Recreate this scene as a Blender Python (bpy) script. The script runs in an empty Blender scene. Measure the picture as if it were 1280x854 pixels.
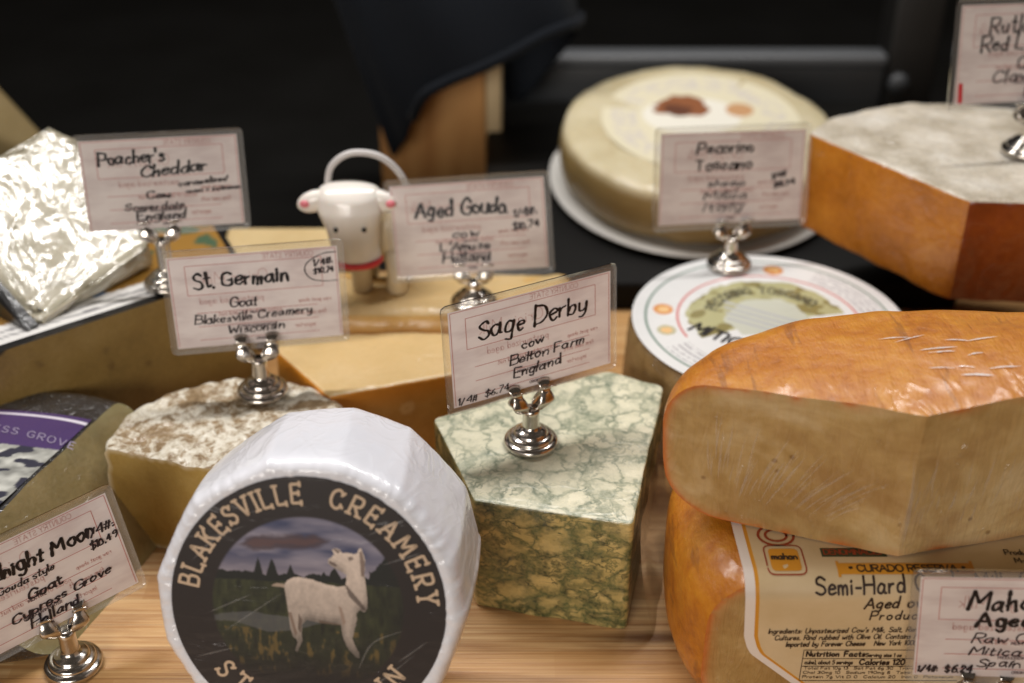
import bpy, bmesh, math, random
import numpy as np
from mathutils import Vector, Matrix, noise, kdtree
from mathutils.bvhtree import BVHTree
from math import radians as rad, sin, cos, pi

C = bpy.context.scene.collection
random.seed(7)

# ------------------------------------------------------------------ camera, world, lamps, exposure
sc = bpy.context.scene
cam = bpy.data.cameras.new('camera'); cam_o = bpy.data.objects.new('camera', cam); C.objects.link(cam_o)
cam_o.location = (0, 0, .44); cam_o.rotation_euler = (rad(58), 0, 0)
cam.lens = 45; cam.sensor_width = 36; cam.clip_start = .01; cam.clip_end = 50
cam.dof.use_dof = True; cam.dof.focus_distance = .57; cam.dof.aperture_fstop = 4.6; cam.dof.aperture_blades = 9
sc.camera = cam_o
w = bpy.data.worlds.new('World'); sc.world = w; w.use_nodes = True
wb = w.node_tree.nodes['Background']; wb.inputs[0].default_value = (1.0, .82, .66, 1); wb.inputs[1].default_value = .06
sc.view_settings.view_transform = 'Standard'; sc.view_settings.look = 'None'
sc.view_settings.exposure = 0.0; sc.view_settings.gamma = 1.0
sc.render.resolution_x = 1024; sc.render.resolution_y = 683
sc.cycles.use_denoising = True
sc.cycles.max_bounces = 8; sc.cycles.transparent_max_bounces = 16
sc.cycles.caustics_reflective = False; sc.cycles.caustics_refractive = False


def area(name, loc, target, sx, sy, power, col):
    l = bpy.data.lights.new(name, 'AREA'); l.shape = 'RECTANGLE'; l.size = sx; l.size_y = sy
    l.energy = power; l.color = col
    o = bpy.data.objects.new(name, l); C.objects.link(o); o.location = loc
    o.rotation_euler = (Vector(target) - Vector(loc)).to_track_quat('-Z', 'Y').to_euler()
    return o


area('case_lamp', (-.10, .88, 1.05), (-.05, .55, 0), 1.5, .04, 15.5, (1, .97, .95))
area('room_fill', (-.90, -2.2, 1.15), (0, .55, .08), 1.6, .8, 50, (1, .93, .86))  # added unseen fill behind the camera, lifts cards and front faces


# ------------------------------------------------------------------ helpers: colour, things
def lin(r, g, b):
    f = lambda c: (c / 255) / 12.92 if c <= 10 else (((c / 255) + .055) / 1.055) ** 2.4
    return (f(r), f(g), f(b), 1)


def thing(name, label, cat, loc=(0, 0, 0), rot=(0, 0, 0), group=None, kind=None):
    o = bpy.data.objects.new(name, None); C.objects.link(o)
    o.empty_display_size = .02; o.location = loc; o.rotation_euler = rot
    o['label'] = label; o['category'] = cat
    if group: o['group'] = group
    if kind: o['kind'] = kind
    return o


def part(name, bm, mats, parent=None, world=True, smooth=True, label=None):
    """link bm as ONE mesh object; world=True: bm is in world coordinates and the parent only moved (not turned)"""
    me = bpy.data.meshes.new(name)
    if parent is not None and world:
        bmesh.ops.translate(bm, verts=bm.verts, vec=-Vector(parent.location))
    bm.to_mesh(me); bm.free()
    for m in (mats if isinstance(mats, (list, tuple)) else [mats]): me.materials.append(m)
    if smooth: me.polygons.foreach_set('use_smooth', [True] * len(me.polygons))
    o = bpy.data.objects.new(name, me); C.objects.link(o)
    if parent is not None: o.parent = parent
    if label: o['label'] = label
    return o


def structure(o):
    o['kind'] = 'structure'; return o


def autosmooth(o, deg=35):
    o.data.set_sharp_from_angle(angle=rad(deg)); return o


# ------------------------------------------------------------------ helpers: materials
class Mat:
    def __init__(s, name):
        s.m = bpy.data.materials.new(name); s.m.use_nodes = True
        s.t = s.m.node_tree; s.b = s.t.nodes['Principled BSDF']; s.out = s.t.nodes['Material Output']
        s._tc = None

    def n(s, typ, props=None, **ins):
        nd = s.t.nodes.new(typ)
        for k, v in (props or {}).items(): setattr(nd, k, v)
        for k, v in ins.items():
            key = int(k[1:]) if k[0] == '_' else k.replace('_', ' ')
            s.set(nd.inputs[key], v)
        return nd

    def set(s, sock, v):
        if hasattr(v, 'is_output'): s.t.links.new(v, sock)
        else: sock.default_value = v

    def bs(s, **ins):
        for k, v in ins.items(): s.set(s.b.inputs[k.replace('_', ' ')], v)
        return s

    def obj(s, scale=(1, 1, 1), rot=(0, 0, 0)):
        if s._tc is None: s._tc = s.n('ShaderNodeTexCoord')
        mp = s.n('ShaderNodeMapping', Vector=s._tc.outputs['Object'], Scale=scale, Rotation=rot)
        return mp.outputs[0]

    def noise(s, vec, scale, detail=4, rough=.55, dist=0.0):
        return s.n('ShaderNodeTexNoise', Vector=vec, Scale=scale, Detail=detail, Roughness=rough, Distortion=dist).outputs[0]

    def ramp(s, fac, stops, interp='LINEAR'):
        r = s.n('ShaderNodeValToRGB', Fac=fac); e = r.color_ramp.elements; r.color_ramp.interpolation = interp
        while len(e) < len(stops): e.new(.5)
        for q, (p, c) in zip(e, stops):
            q.position = p; q.color = c if hasattr(c, '__len__') else (c, c, c, 1)
        return r.outputs[0]

    def mix(s, fac, a, b, mode='MIX'):
        nd = s.n('ShaderNodeMix', {'data_type': 'RGBA', 'blend_type': mode})
        s.set(nd.inputs[0], fac); s.set(nd.inputs[6], a); s.set(nd.inputs[7], b)
        return nd.outputs[2]

    def math(s, op, a, b=0.0, clamp=False):
        nd = s.n('ShaderNodeMath', {'operation': op, 'use_clamp': clamp}); s.set(nd.inputs[0], a); s.set(nd.inputs[1], b)
        return nd.outputs[0]

    def attr(s, name):
        return s.n('ShaderNodeAttribute', {'attribute_name': name})

    def bump(s, h, dist=.001, strength=1.0, normal=None):
        nd = s.n('ShaderNodeBump', Height=h, Distance=dist, Strength=strength)
        if normal is not None: s.set(nd.inputs['Normal'], normal)
        return nd.outputs[0]

    def film(s, weight=1.0, rough=.12, scale=(60, 60, 60), rot=(0, 0, 0), dist=.002, ns=1.0, detail=3):
        """stretch film: a clear coat whose own normal carries creases"""
        v = s.obj(scale, rot)
        a = s.noise(v, ns, detail, .5, 1.2)
        rid = s.math('ABSOLUTE', s.math('SUBTRACT', a, .5))
        rid = s.math('POWER', s.math('SUBTRACT', 1.0, s.math('MULTIPLY', rid, 2.0)), 6.0)
        b = s.noise(s.obj((25, 25, 25)), 1.0, 2, .5, .5)
        h = s.math('ADD', s.math('MULTIPLY', rid, .6), s.math('MULTIPLY', b, 1.6))
        s.bs(Coat_Weight=weight, Coat_Roughness=rough, Coat_IOR=1.5, Coat_Normal=s.bump(h, dist))
        return s


def simple(name, col, rough=.5, metal=0.0, **kw):
    m = Mat(name); m.bs(Base_Color=col, Roughness=rough, Metallic=metal, **kw); return m.m


# paper of the cards: pinkish, with blotches that show through from the back
k = Mat('card_paper')
v = k.obj((30, 30, 90)); n1 = k.noise(v, 1.0, 3, .6)
v2 = k.obj((14, 14, 14)); n2 = k.noise(v2, 1.0, 2)
c1 = k.ramp(n1, [(.35, lin(218, 206, 205)), (.55, lin(240, 232, 230)), (.75, lin(243, 237, 235))])
c2 = k.mix(k.math('MULTIPLY', n2, .35), c1, lin(230, 212, 210))
k.bs(Base_Color=c2, Roughness=.5, Coat_Weight=.55, Coat_Roughness=.18, Coat_Normal=k.bump(k.noise(k.obj((18, 18, 18)), 1., 2), .0015))
tl = k.n('ShaderNodeBsdfTranslucent', Color=c2); mx_ = k.n('ShaderNodeMixShader', Fac=.30); k.set(mx_.inputs[1], k.b.outputs[0]); k.set(mx_.inputs[2], tl.outputs[0]); k.set(k.out.inputs[0], mx_.outputs[0])
PAPER = k.m
INK = simple('marker_ink', lin(22, 17, 20), .45)
INK2 = simple('pen_ink', lin(38, 28, 34), .5)
PINK = simple('pink_print', lin(188, 118, 112), .5)
GREYP = simple('caption_print', lin(112, 96, 98), .5)
k = Mat('show_through'); tr = k.n('ShaderNodeBsdfTransparent', Color=(.84, .72, .71, 1)); k.set(k.out.inputs[0], tr.outputs[0]); GHOST = k.m
REDMARK = simple('red_mark', lin(200, 40, 48), .4)

k = Mat('laminate')
tr = k.n('ShaderNodeBsdfTransparent', Color=(.97, .97, .96, 1)); gl = k.n('ShaderNodeBsdfGlossy', Color=(1, 1, 1, 1), Roughness=.12)
df = k.n('ShaderNodeBsdfDiffuse', Color=(.8, .78, .75, 1))
fr = k.n('ShaderNodeFresnel', IOR=1.5)
m1 = k.n('ShaderNodeMixShader', Fac=.10); k.set(m1.inputs[1], tr.outputs[0]); k.set(m1.inputs[2], df.outputs[0])
m2 = k.n('ShaderNodeMixShader', Fac=fr.outputs[0]); k.set(m2.inputs[1], m1.outputs[0]); k.set(m2.inputs[2], gl.outputs[0])
k.set(k.out.inputs[0], m2.outputs[0]); LAMINATE = k.m

k = Mat('film_crease_glint')
tr = k.n('ShaderNodeBsdfTransparent', Color=(1, 1, 1, 1)); gl = k.n('ShaderNodeBsdfGlossy', Color=(1, 1, 1, 1), Roughness=.3)
df = k.n('ShaderNodeBsdfDiffuse', Color=(.85, .85, .84, 1))
m1 = k.n('ShaderNodeMixShader', Fac=.5); k.set(m1.inputs[1], gl.outputs[0]); k.set(m1.inputs[2], df.outputs[0])
m2 = k.n('ShaderNodeMixShader', Fac=.15); k.set(m2.inputs[1], tr.outputs[0]); k.set(m2.inputs[2], m1.outputs[0])
k.set(k.out.inputs[0], m2.outputs[0]); CREASE_GLINT = k.m  # pale ribbons with the crease highlights put into their colour

k = Mat('film_glint'); k.bs(Base_Color=(.9, .88, .86, 1), Roughness=.18, Alpha=.75, Coat_Weight=1., Specular_IOR_Level=1.); GLINT = k.m  # bright ribbon colour painted as glints on film

k = Mat('nickel')
nz = k.noise(k.obj((400, 400, 400)), 1., 3)
k.bs(Base_Color=(.62, .58, .53, 1), Metallic=1., Roughness=k.ramp(nz, [(.3, .13), (.7, .26)])); NICKEL = k.m


def painted(name, rough=.45, coat=.4, coat_bump=.0008, cs=60):
    k = Mat(name); a = k.attr('paint')
    k.bs(Base_Color=a.outputs['Color'], Roughness=rough, Coat_Weight=coat, Coat_Roughness=.12,
         Coat_Normal=k.bump(k.noise(k.obj((cs, cs, cs)), 1., 3, .5, .8), coat_bump))
    return k.m


# ------------------------------------------------------------------ helpers: stroke lettering
G = {}


def _g(ch, w, s): G[ch] = (w, s)


for line in """A 70|L 0,0 35,100 70,0|L 12,35 58,35
B 60|L 0,0 0,100|S 0,100 45,97 50,75 38,56 0,53|S 0,53 50,52 60,28 48,4 0,0
C 66|S 62,82 38,100 10,85 0,50 10,15 38,0 64,18
D 66|L 0,0 0,100|S 0,100 45,92 65,50 45,8 0,0
E 54|L 52,100 0,100 0,0 54,0|L 0,52 42,52
F 52|L 52,100 0,100 0,0|L 0,52 42,52
G 66|S 62,82 38,100 10,85 0,50 10,15 38,0 62,14 64,44|L 64,44 40,44
H 60|L 0,100 0,0|L 60,100 60,0|L 0,52 60,52
I 4|L 2,100 2,0
J 42|S 40,100 40,30 30,2 12,2 0,22
K 58|L 0,100 0,0|L 55,100 0,45|L 15,58 58,0
L 50|L 0,100 0,0 50,0
M 82|L 0,0 5,100 40,30 75,100 82,0
N 60|L 0,0 0,100 60,0 60,100
O 70|S 35,100 8,85 0,50 8,15 35,0 62,15 70,50 62,85 35,100
P 56|L 0,0 0,100|S 0,100 48,97 58,74 45,50 0,46
Q 70|S 35,100 8,85 0,50 8,15 35,0 62,15 70,50 62,85 35,100|L 45,25 72,-8
R 58|L 0,0 0,100|S 0,100 48,97 58,74 45,50 0,46|L 22,46 58,0
S 54|S 52,85 30,100 6,88 6,66 28,52 50,40 54,18 32,0 0,14
T 64|L 0,100 64,100|L 32,100 32,0
U 60|S 0,100 0,35 10,5 30,0 50,5 60,35 60,100
V 64|L 0,100 32,0 64,100
W 86|L 0,100 20,0 42,75 64,0 86,100
X 60|L 0,100 60,0|L 60,100 0,0
Y 60|L 0,100 30,48 60,100|L 30,48 30,0
Z 58|L 0,100 55,100 0,0 58,0
a 50|S 42,46 22,54 2,36 4,8 20,0 36,14 42,46|S 42,50 41,20 44,4 52,0
b 44|L 2,100 2,0|S 2,30 14,50 34,50 42,26 30,2 2,4
c 40|S 38,44 22,53 4,40 0,22 10,2 26,0 40,10
d 44|S 40,42 22,53 2,38 2,10 18,0 34,10 40,36|L 42,100 41,0
e 40|S 4,28 36,32 34,48 18,54 2,36 4,10 20,0 40,10
f 32|S 36,94 22,100 14,80 14,0|L 0,52 32,52
g 44|S 40,46 20,54 2,36 6,10 24,4 38,20 40,48|S 40,48 40,-10 28,-36 4,-26
h 38|L 0,100 0,0|S 0,28 14,48 30,50 36,30 36,0
i 6|L 2,50 2,0|L 1,72 4,76
j 18|S 14,50 14,-10 2,-32|L 13,72 16,76
k 38|L 0,100 0,0|L 34,52 0,20|L 10,28 36,0
l 6|L 2,100 2,0
m 56|L 0,50 0,0|S 0,30 12,50 24,46 26,0|S 26,30 38,50 50,46 53,0
n 38|L 0,50 0,0|S 0,28 14,48 28,50 36,30 36,0
o 42|S 20,52 2,42 0,20 14,0 32,4 42,26 34,46 20,52
p 42|L 2,50 0,-36|S 2,34 18,52 38,44 38,14 20,0 2,8
q 44|S 40,46 20,54 2,36 6,10 24,4 38,20 40,48|L 40,48 40,-36
r 30|L 0,50 0,0|S 0,28 12,46 30,50
s 36|S 34,44 18,53 4,42 12,30 30,22 30,6 14,0 0,8
t 34|S 14,84 14,12 22,0 34,4|L 0,54 32,54
u 42|S 0,50 0,16 10,0 26,4 36,24 38,50|L 38,50 40,0
v 36|L 0,50 18,0 36,50
w 56|L 0,50 14,0 28,40 42,0 56,50
x 36|L 0,50 36,0|L 36,50 0,0
y 42|S 0,50 6,12 20,6 38,20|S 40,50 38,0 24,-32 4,-28
z 36|L 0,50 34,50 0,0 36,0
0 50|S 25,100 4,80 0,50 6,12 25,0 46,14 50,50 44,84 25,100
1 20|L 0,80 16,100 16,0
2 48|S 2,78 20,100 44,84 38,56 0,2|L 0,2 48,2
3 48|S 2,88 26,100 44,80 20,54 48,34 34,2 0,8
4 54|L 38,0 38,100 0,32 54,32
5 48|L 46,100 6,100 4,58|S 4,58 36,62 48,30 30,0 0,8
6 46|S 42,96 14,72 0,30 14,2 38,4 46,28 30,48 4,30
7 48|L 0,100 48,100 14,0
8 48|S 26,54 4,76 22,100 44,82 24,54 0,24 24,0 48,22 26,54
9 46|S 46,74 28,100 4,84 6,60 28,52 44,72|S 46,80 44,40 30,0
$ 54|S 52,85 30,100 6,88 6,66 28,52 50,40 54,18 32,0 0,14|L 28,114 28,-14
# 50|L 14,96 6,0|L 40,96 32,0|L 0,66 50,66|L -4,30 46,30
/ 40|L 0,-6 40,104
: 6|L 2,44 5,47|L 2,8 5,11
. 6|L 2,0 6,3
, 8|L 6,4 0,-16
- 30|L 0,38 30,38
+ 40|L 20,62 20,12|L -2,36 42,36
' 8|L 6,100 2,76
( 20|S 18,108 2,76 2,24 18,-8
) 20|S 2,108 18,76 18,24 2,-8
@ 70|S 50,40 30,60 16,40 30,24 50,44 52,24 68,34 62,80 30,96 2,60 10,10 50,0
* 30|L 15,70 15,40|L 2,63 28,47|L 28,63 2,47""".split('\n'):
    head, *st = line.split('|'); ch, wd = head[0], float(head[2:])
    _g(ch, wd, [(s[0], [tuple(float(q) / 100 for q in p.split(',')) for p in s[2:].split()]) for s in st])


def catmull(P, m=5):
    P = [Vector((*p, 0)) for p in P]; out = []
    for i in range(len(P) - 1):
        a = P[i - 1] if i else (P[-2] if (P[0] - P[-1]).length < 1e-6 else P[0] * 2 - P[1]); b, c = P[i], P[i + 1]
        d = P[i + 2] if i + 2 < len(P) else (P[1] if (P[0] - P[-1]).length < 1e-6 else c * 2 - b)
        for j in range(m):
            t = j / m
            q = .5 * (2 * b + (c - a) * t + (2 * a - 5 * b + 4 * c - d) * t * t + (3 * b - a - 3 * c + d) * t ** 3)
            out.append((q.x, q.y))
    out.append((P[-1].x, P[-1].y)); return out


def catmull3(P):
    a = catmull([(p[0], p[1]) for p in P], 4); b = catmull([(p[0], p[2]) for p in P], 4)
    return [(u[0], u[1], w_[1]) for u, w_ in zip(a, b)]


def softcorners(P, f=.10):
    out = [P[0]]
    for i in range(1, len(P) - 1):
        a, b, c = (Vector((*P[i + q], 0)) for q in (-1, 0, 1))
        d1 = min(.06, (a - b).length * .4); d2 = min(.06, (c - b).length * .4)
        p = b + (a - b).normalized() * d1; r = b + (c - b).normalized() * d2
        for t in (0, .33, .67, 1):
            q = p * (1 - t) ** 2 + b * 2 * t * (1 - t) + r * t * t; out.append((q.x, q.y))
    out.append(P[-1]); return out


def densify(P, step):
    out = [P[0]]
    for a, b in zip(P, P[1:]):
        n = max(1, int(math.hypot(b[0] - a[0], b[1] - a[1]) / step))
        out += [(a[0] + (b[0] - a[0]) * j / n, a[1] + (b[1] - a[1]) * j / n) for j in range(1, n + 1)]
    return out


def glyph(ch, serif=False, rnd=None, wob=0.0):
    wd, st = G.get(ch, (40, [])); res = []
    for typ, P in st:
        if rnd: P = [(a + rnd.uniform(-wob, wob), b + rnd.uniform(-wob, wob)) for a, b in P]
        res.append(catmull(P) if typ == 'S' else softcorners(P) if len(P) > 2 else list(P))
    if serif:
        ends = []
        for pl in list(res):
            for (e, q) in ((pl[0], pl[1]), (pl[-1], pl[-2])):
                if any(math.hypot(e[0] - o[0], e[1] - o[1]) < .07 for p2 in res if p2 is not pl for o in p2): continue
                dx, dy = e[0] - q[0], e[1] - q[1]; L = math.hypot(dx, dy) or 1
                if ch in 'CGS': nx, ny = -dy / L * .10, dx / L * .10
                elif abs(dy) > abs(dx): nx, ny = .13, 0
                else: nx, ny = 0, .10
                ends.append([(e[0] - nx, e[1] - ny), (e[0] + nx, e[1] + ny)])
        res += ends
    return wd / 100, res


def text_lines(txt, h, track=.16, jit=0.0, slant=0.0, wscale=1.0, seed=0, serif=False, space=.36):
    """polylines of a line of lettering, baseline at y=0, starting x=0, cap height h; returns (lines, width)"""
    rnd = random.Random(seed * 97 + len(txt)); x = 0; out = []
    for ch in txt:
        if ch == ' ': x += space; continue
        wd, st = glyph(ch, serif, rnd if jit else None, jit * .38)
        jy = rnd.uniform(-1, 1) * jit * .5; js = 1 + rnd.uniform(-1, 1) * jit; ja = rnd.uniform(-1, 1) * jit * .6
        for pl in st:
            out.append([((x + (px * cos(ja) - py * sin(ja)) * js * wscale + slant * py) * h, ((py * cos(ja) + px * sin(ja)) * js + jy) * h) for px, py in pl])
        x += wd * wscale + track * (1 + rnd.uniform(-1, 1) * jit * 2)
    return out, (x - track) * h


def put(lines, x, y, rot=0.0):
    c, s = cos(rot), sin(rot)
    return [[(x + a * c - b * s, y + a * s + b * c) for a, b in pl] for pl in lines]


def arc_text(txt, h, R, a_mid, track=.2, inward=False, serif=True, wscale=1.0, cx=0, cy=0, span=None):
    """letters upright on a circle of baseline radius R, centred on angle a_mid (degrees); inward: along the bottom, read upright"""
    tot = 0; ws = []
    for ch in txt:
        wd = .36 if ch == ' ' else glyph(ch)[0] * wscale
        ws.append(wd); tot += wd + track
    if span: track = (rad(span) * R / h - sum(ws)) / (len(ws) - 1); tot = sum(ws) + track * len(ws)
    tot = (tot - track) * h; pos = -tot / 2; out = []
    for ch, wd in zip(txt, ws):
        mid = pos + wd * h / 2; pos += (wd + track) * h
        if ch == ' ': continue
        a = rad(a_mid) - mid / R if not inward else rad(a_mid) + mid / R
        t = a - pi / 2 if not inward else a + pi / 2
        for pl in glyph(ch, serif)[1]:
            q = []
            for px, py in pl:
                lx, ly = (px * wscale - wd / 2) * h, py * h
                if inward: ly = ly - h
                q.append((cx + R * cos(a) + lx * cos(t) - ly * sin(t), cy + R * sin(a) + lx * sin(t) + ly * cos(t)))
            out.append(q)
    return out


def ribbons(bm, lines, width, fmap, lift=.0002, step=.003, caps=True, vary=0.0, taper=False, pen=False):
    """flat ink strokes laid on a surface through fmap(x, y, lift)"""
    for si, pl in enumerate(lines):
        pl = [p for i, p in enumerate(pl) if i == 0 or math.hypot(p[0] - pl[i - 1][0], p[1] - pl[i - 1][1]) > 1e-6]
        if len(pl) < 2: continue
        pl = densify(pl, step); L = []; n = len(pl); lf = lift + (si % 40) * 3e-6
        for i, (x, y) in enumerate(pl):
            a = pl[max(0, i - 1)]; b = pl[min(n - 1, i + 1)]
            dx, dy = b[0] - a[0], b[1] - a[1]; d = math.hypot(dx, dy) or 1
            hw = width / 2 * (1 + vary * noise.noise(Vector((x * 700, y * 700, si))))
            if pen: hw *= .72 + .48 * abs(dy / d) + (.25 if i < n * .15 else 0)
            if taper: hw *= .08 + sin(pi * i / (n - 1)) ** .8
            L.append((x, y, dx / d, dy / d, hw))
        x, y, tx, ty, hw = L[0]
        def vert(a, b): return bm.verts.new(fmap(a, b, lf))
        l_, r_ = [], []
        for x, y, tx, ty, hw in L:
            l_.append(vert(x - ty * hw, y + tx * hw)); r_.append(vert(x + ty * hw, y - tx * hw))
        for i in range(n - 1):
            bm.faces.new((r_[i], r_[i + 1], l_[i + 1], l_[i]))
        if caps:
            for e, sg, (A, B) in ((0, -1, (l_[0], r_[0])), (n - 1, 1, (r_[-1], l_[-1]))):
                x, y, tx, ty, hw = L[e]; fan = []
                for q in (1, 2, 3):
                    an = pi * q / 4
                    # walk from A to B around the end
                    sx, sy = ((-ty, tx) if e == 0 else (ty, -tx))
                    fan.append(vert(x + (sx * cos(an) + sg * tx * sin(an)) * hw, y + (sy * cos(an) + sg * ty * sin(an)) * hw))
                bm.faces.new([A] + fan + [B])


# ------------------------------------------------------------------ helpers: shapes
def box(bm, x0, x1, y0, y1, z0, z1):
    r = bmesh.ops.create_cube(bm, size=1, matrix=Matrix.Translation(((x0 + x1) / 2, (y0 + y1) / 2, (z0 + z1) / 2)) @ Matrix.Diagonal((x1 - x0, y1 - y0, z1 - z0, 1)))
    return r['verts']


def bevelled(bm, off, seg=3):
    bmesh.ops.bevel(bm, geom=list(bm.edges), offset=off, segments=seg, profile=.5, affect='EDGES')


def lathe(bm, prof, n=48, cx=0, cy=0, cz=0):
    rings = []
    for r, z in prof:
        rings.append([bm.verts.new((cx + r * cos(2 * pi * i / n), cy + r * sin(2 * pi * i / n), cz + z)) for i in range(n)] if r > 1e-6 else [bm.verts.new((cx, cy, cz + z))])
    for A, B in zip(rings, rings[1:]):
        for i in range(n):
            j = (i + 1) % n
            if len(A) == 1: bm.faces.new((A[0], B[j], B[i])) if len(B) > 1 else None
            elif len(B) == 1: bm.faces.new((A[i], A[j], B[0]))
            else: bm.faces.new((A[i], A[j], B[j], B[i]))


def tube(bm, pts, r, n=10, cap=True):
    pts = [Vector(p) for p in pts]; rings = []; up = Vector((.13, .31, .94)).normalized()
    for i, p in enumerate(pts):
        t = (pts[min(len(pts) - 1, i + 1)] - pts[max(0, i - 1)]).normalized()
        a = t.cross(up).normalized(); b = a.cross(t)
        rr = r[i] if hasattr(r, '__len__') else r
        rings.append([bm.verts.new(p + (a * cos(2 * pi * q / n) + b * sin(2 * pi * q / n)) * rr) for q in range(n)])
    for A, B in zip(rings, rings[1:]):
        for q in range(n): bm.faces.new((A[q], A[(q + 1) % n], B[(q + 1) % n], B[q]))
    if cap: bm.faces.new(rings[0][::-1]); bm.faces.new(rings[-1])


def superellipse(cx, cy, a, b, e, n=240, rot=0.0):
    out = []
    for i in range(n):
        t = 2 * pi * i / n; c, s = cos(t), sin(t)
        x = a * math.copysign(abs(c) ** (2 / e), c); y = b * math.copysign(abs(s) ** (2 / e), s)
        out.append((cx + x * cos(rot) - y * sin(rot), cy + x * sin(rot) + y * cos(rot)))
    return out


def resample(P, n):
    P = list(P) + [P[0]]; d = [0]
    for a, b in zip(P, P[1:]): d.append(d[-1] + math.hypot(b[0] - a[0], b[1] - a[1]))
    out = []; k = 0
    for i in range(n):
        t = d[-1] * i / n
        while d[k + 1] < t: k += 1
        f = (t - d[k]) / max(1e-9, d[k + 1] - d[k])
        out.append((P[k][0] + (P[k + 1][0] - P[k][0]) * f, P[k][1] + (P[k + 1][1] - P[k][1]) * f))
    return out


def round_poly(P, r, n=200):
    out = []; m = len(P); rs = r if hasattr(r, '__len__') else [r] * m
    for i in range(m):
        a, b, c = (Vector((*P[(i + q) % m], 0)) for q in (-1, 0, 1))
        u, v = (a - b).normalized(), (c - b).normalized(); ang = u.angle(v); R = rs[i]
        d = min(R / math.tan(ang / 2), .45 * min((a - b).length, (c - b).length))
        p, q = b + u * d, b + v * d
        for t in np.linspace(0, 1, 7):
            w_ = p * (1 - t) ** 2 + b * 2 * t * (1 - t) + q * t * t; out.append((w_.x, w_.y))
    return resample(out, n)


def loft(bm, foot, z0, z1, rt, rb, levels=7, dome=0.0, caps=(1, .9, .75, .5, .25)):
    """solid over a closed outline (counter-clockwise) with rounded top and bottom edges"""
    n = len(foot); F = [Vector((*p, 0)) for p in foot]; N = []
    for i in range(n):
        t = (F[(i + 1) % n] - F[i - 1]).normalized(); N.append(Vector((t.y, -t.x, 0)))
    cen = sum(F, Vector()) / n
    def ring(ins, z): return [bm.verts.new((F[i] - N[i] * ins) + Vector((0, 0, z))) for i in range(n)]
    def capring(base_ins, f, z): return [bm.verts.new(cen + (F[i] - N[i] * base_ins - cen) * f + Vector((0, 0, z))) for i in range(n)]
    R = []
    for f in reversed(caps[1:]): R.append(capring(rb, f, z0))
    for j in range(levels + 1):
        a = pi / 2 * j / levels; R.append(ring(rb * (1 - sin(a)), z0 + rb * (1 - cos(a))))
    hs = z1 - rt - z0 - rb; k = max(1, int(hs / .006))
    for j in range(1, k): R.append(ring(0, z0 + rb + hs * j / k))
    for j in range(levels + 1):
        a = pi / 2 * j / levels; R.append(ring(rt * (1 - cos(a)), z1 - rt * (1 - sin(a))))
    for f in caps[1:]: R.append(capring(rt, f, z1 + dome * (1 - f * f)))
    for A, B in zip(R, R[1:]):
        for i in range(n): bm.faces.new((A[i], A[(i + 1) % n], B[(i + 1) % n], B[i]))
    b = bm.verts.new(cen + Vector((0, 0, z0))); t = bm.verts.new(cen + Vector((0, 0, z1 + dome)))
    for i in range(n):
        bm.faces.new((b, R[0][(i + 1) % n], R[0][i])); bm.faces.new((t, R[-1][i], R[-1][(i + 1) % n]))
    bm.normal_update()


def roughen(bm, amp, freq, octv=3, seed=0, sel=None):
    bm.normal_update()
    for v in bm.verts:
        if sel and not sel(v.co): continue
        d = noise.fractal(v.co * freq + Vector((seed, seed * 2, 0)), 1.0, 2.0, octv)
        v.co += v.normal * d * amp


def cut(bm, co, no, mat_index, kd=None, rings=(.994, .985, .97, .95, .92, .87, .8, .7, .55, .35, .15)):
    """slice the solid off on the +no side and close it with concentric rings of faces"""
    g = list(bm.verts) + list(bm.edges) + list(bm.faces)
    r = bmesh.ops.bisect_plane(bm, geom=g, dist=1e-6, plane_co=co, plane_no=no, clear_outer=True)
    edges = [e for e in r['geom_cut'] if isinstance(e, bmesh.types.BMEdge)]
    rep, nb = {}, {}          # rim points that coincide count as one
    key = lambda v: rep.setdefault((round(v.co.x, 5), round(v.co.y, 5), round(v.co.z, 5)), v)
    for e in edges:
        a, b = key(e.verts[0]), key(e.verts[1])
        if a is not b: nb.setdefault(a, set()).add(b); nb.setdefault(b, set()).add(a)
    start = next(iter(nb)); loop = [start]; seen = {start}
    while True:
        nx = [q for q in nb[loop[-1]] if q not in seen]
        if not nx: break
        loop.append(nx[0]); seen.add(nx[0])
    cen = sum((v.co for v in loop), Vector()) / len(loop)
    a = Vector()
    for i in range(len(loop)): a += (loop[i].co - cen).cross(loop[(i + 1) % len(loop)].co - cen)
    if a.dot(Vector(no)) < 0: loop.reverse()
    # duplicate the rim so that the cut edge stays crisp
    R = [[bm.verts.new(v.co) for v in loop]]
    for f in rings: R.append([bm.verts.new(cen + (v.co - cen) * f) for v in loop])
    m = len(loop)
    for A, B in zip(R, R[1:]):
        for i in range(m):
            f = bm.faces.new((A[i], A[(i + 1) % m], B[(i + 1) % m], B[i])); f.material_index = mat_index
    c = bm.verts.new(cen)
    for i in range(m):
        f = bm.faces.new((R[-1][i], R[-1][(i + 1) % m], c)); f.material_index = mat_index
    bm.normal_update()


def kd_of(bm):
    kd = kdtree.KDTree(len(bm.verts))
    for i, v in enumerate(bm.verts): kd.insert(v.co, i)
    kd.balance(); return kd


def split_parts(bm, spec, parent, kd=None):
    """spec: {material index: (name, material)}; every index becomes a mesh of its own under parent; 'depth' = distance to the old rim"""
    res = {}
    for mi, (name, mat) in spec.items():
        b2 = bm.copy()
        bmesh.ops.delete(b2, geom=[f for f in b2.faces if f.material_index != mi], context='FACES')
        for f in b2.faces: f.material_index = 0
        dep = [kd.find(v.co)[2] for v in b2.verts] if kd else None
        o = part(name, b2, mat, parent); res[mi] = o
        if dep:
            at = o.data.attributes.new('depth', 'FLOAT', 'POINT'); at.data.foreach_set('value', dep)
        autosmooth(o, 40)
    bm.free(); return res


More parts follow.
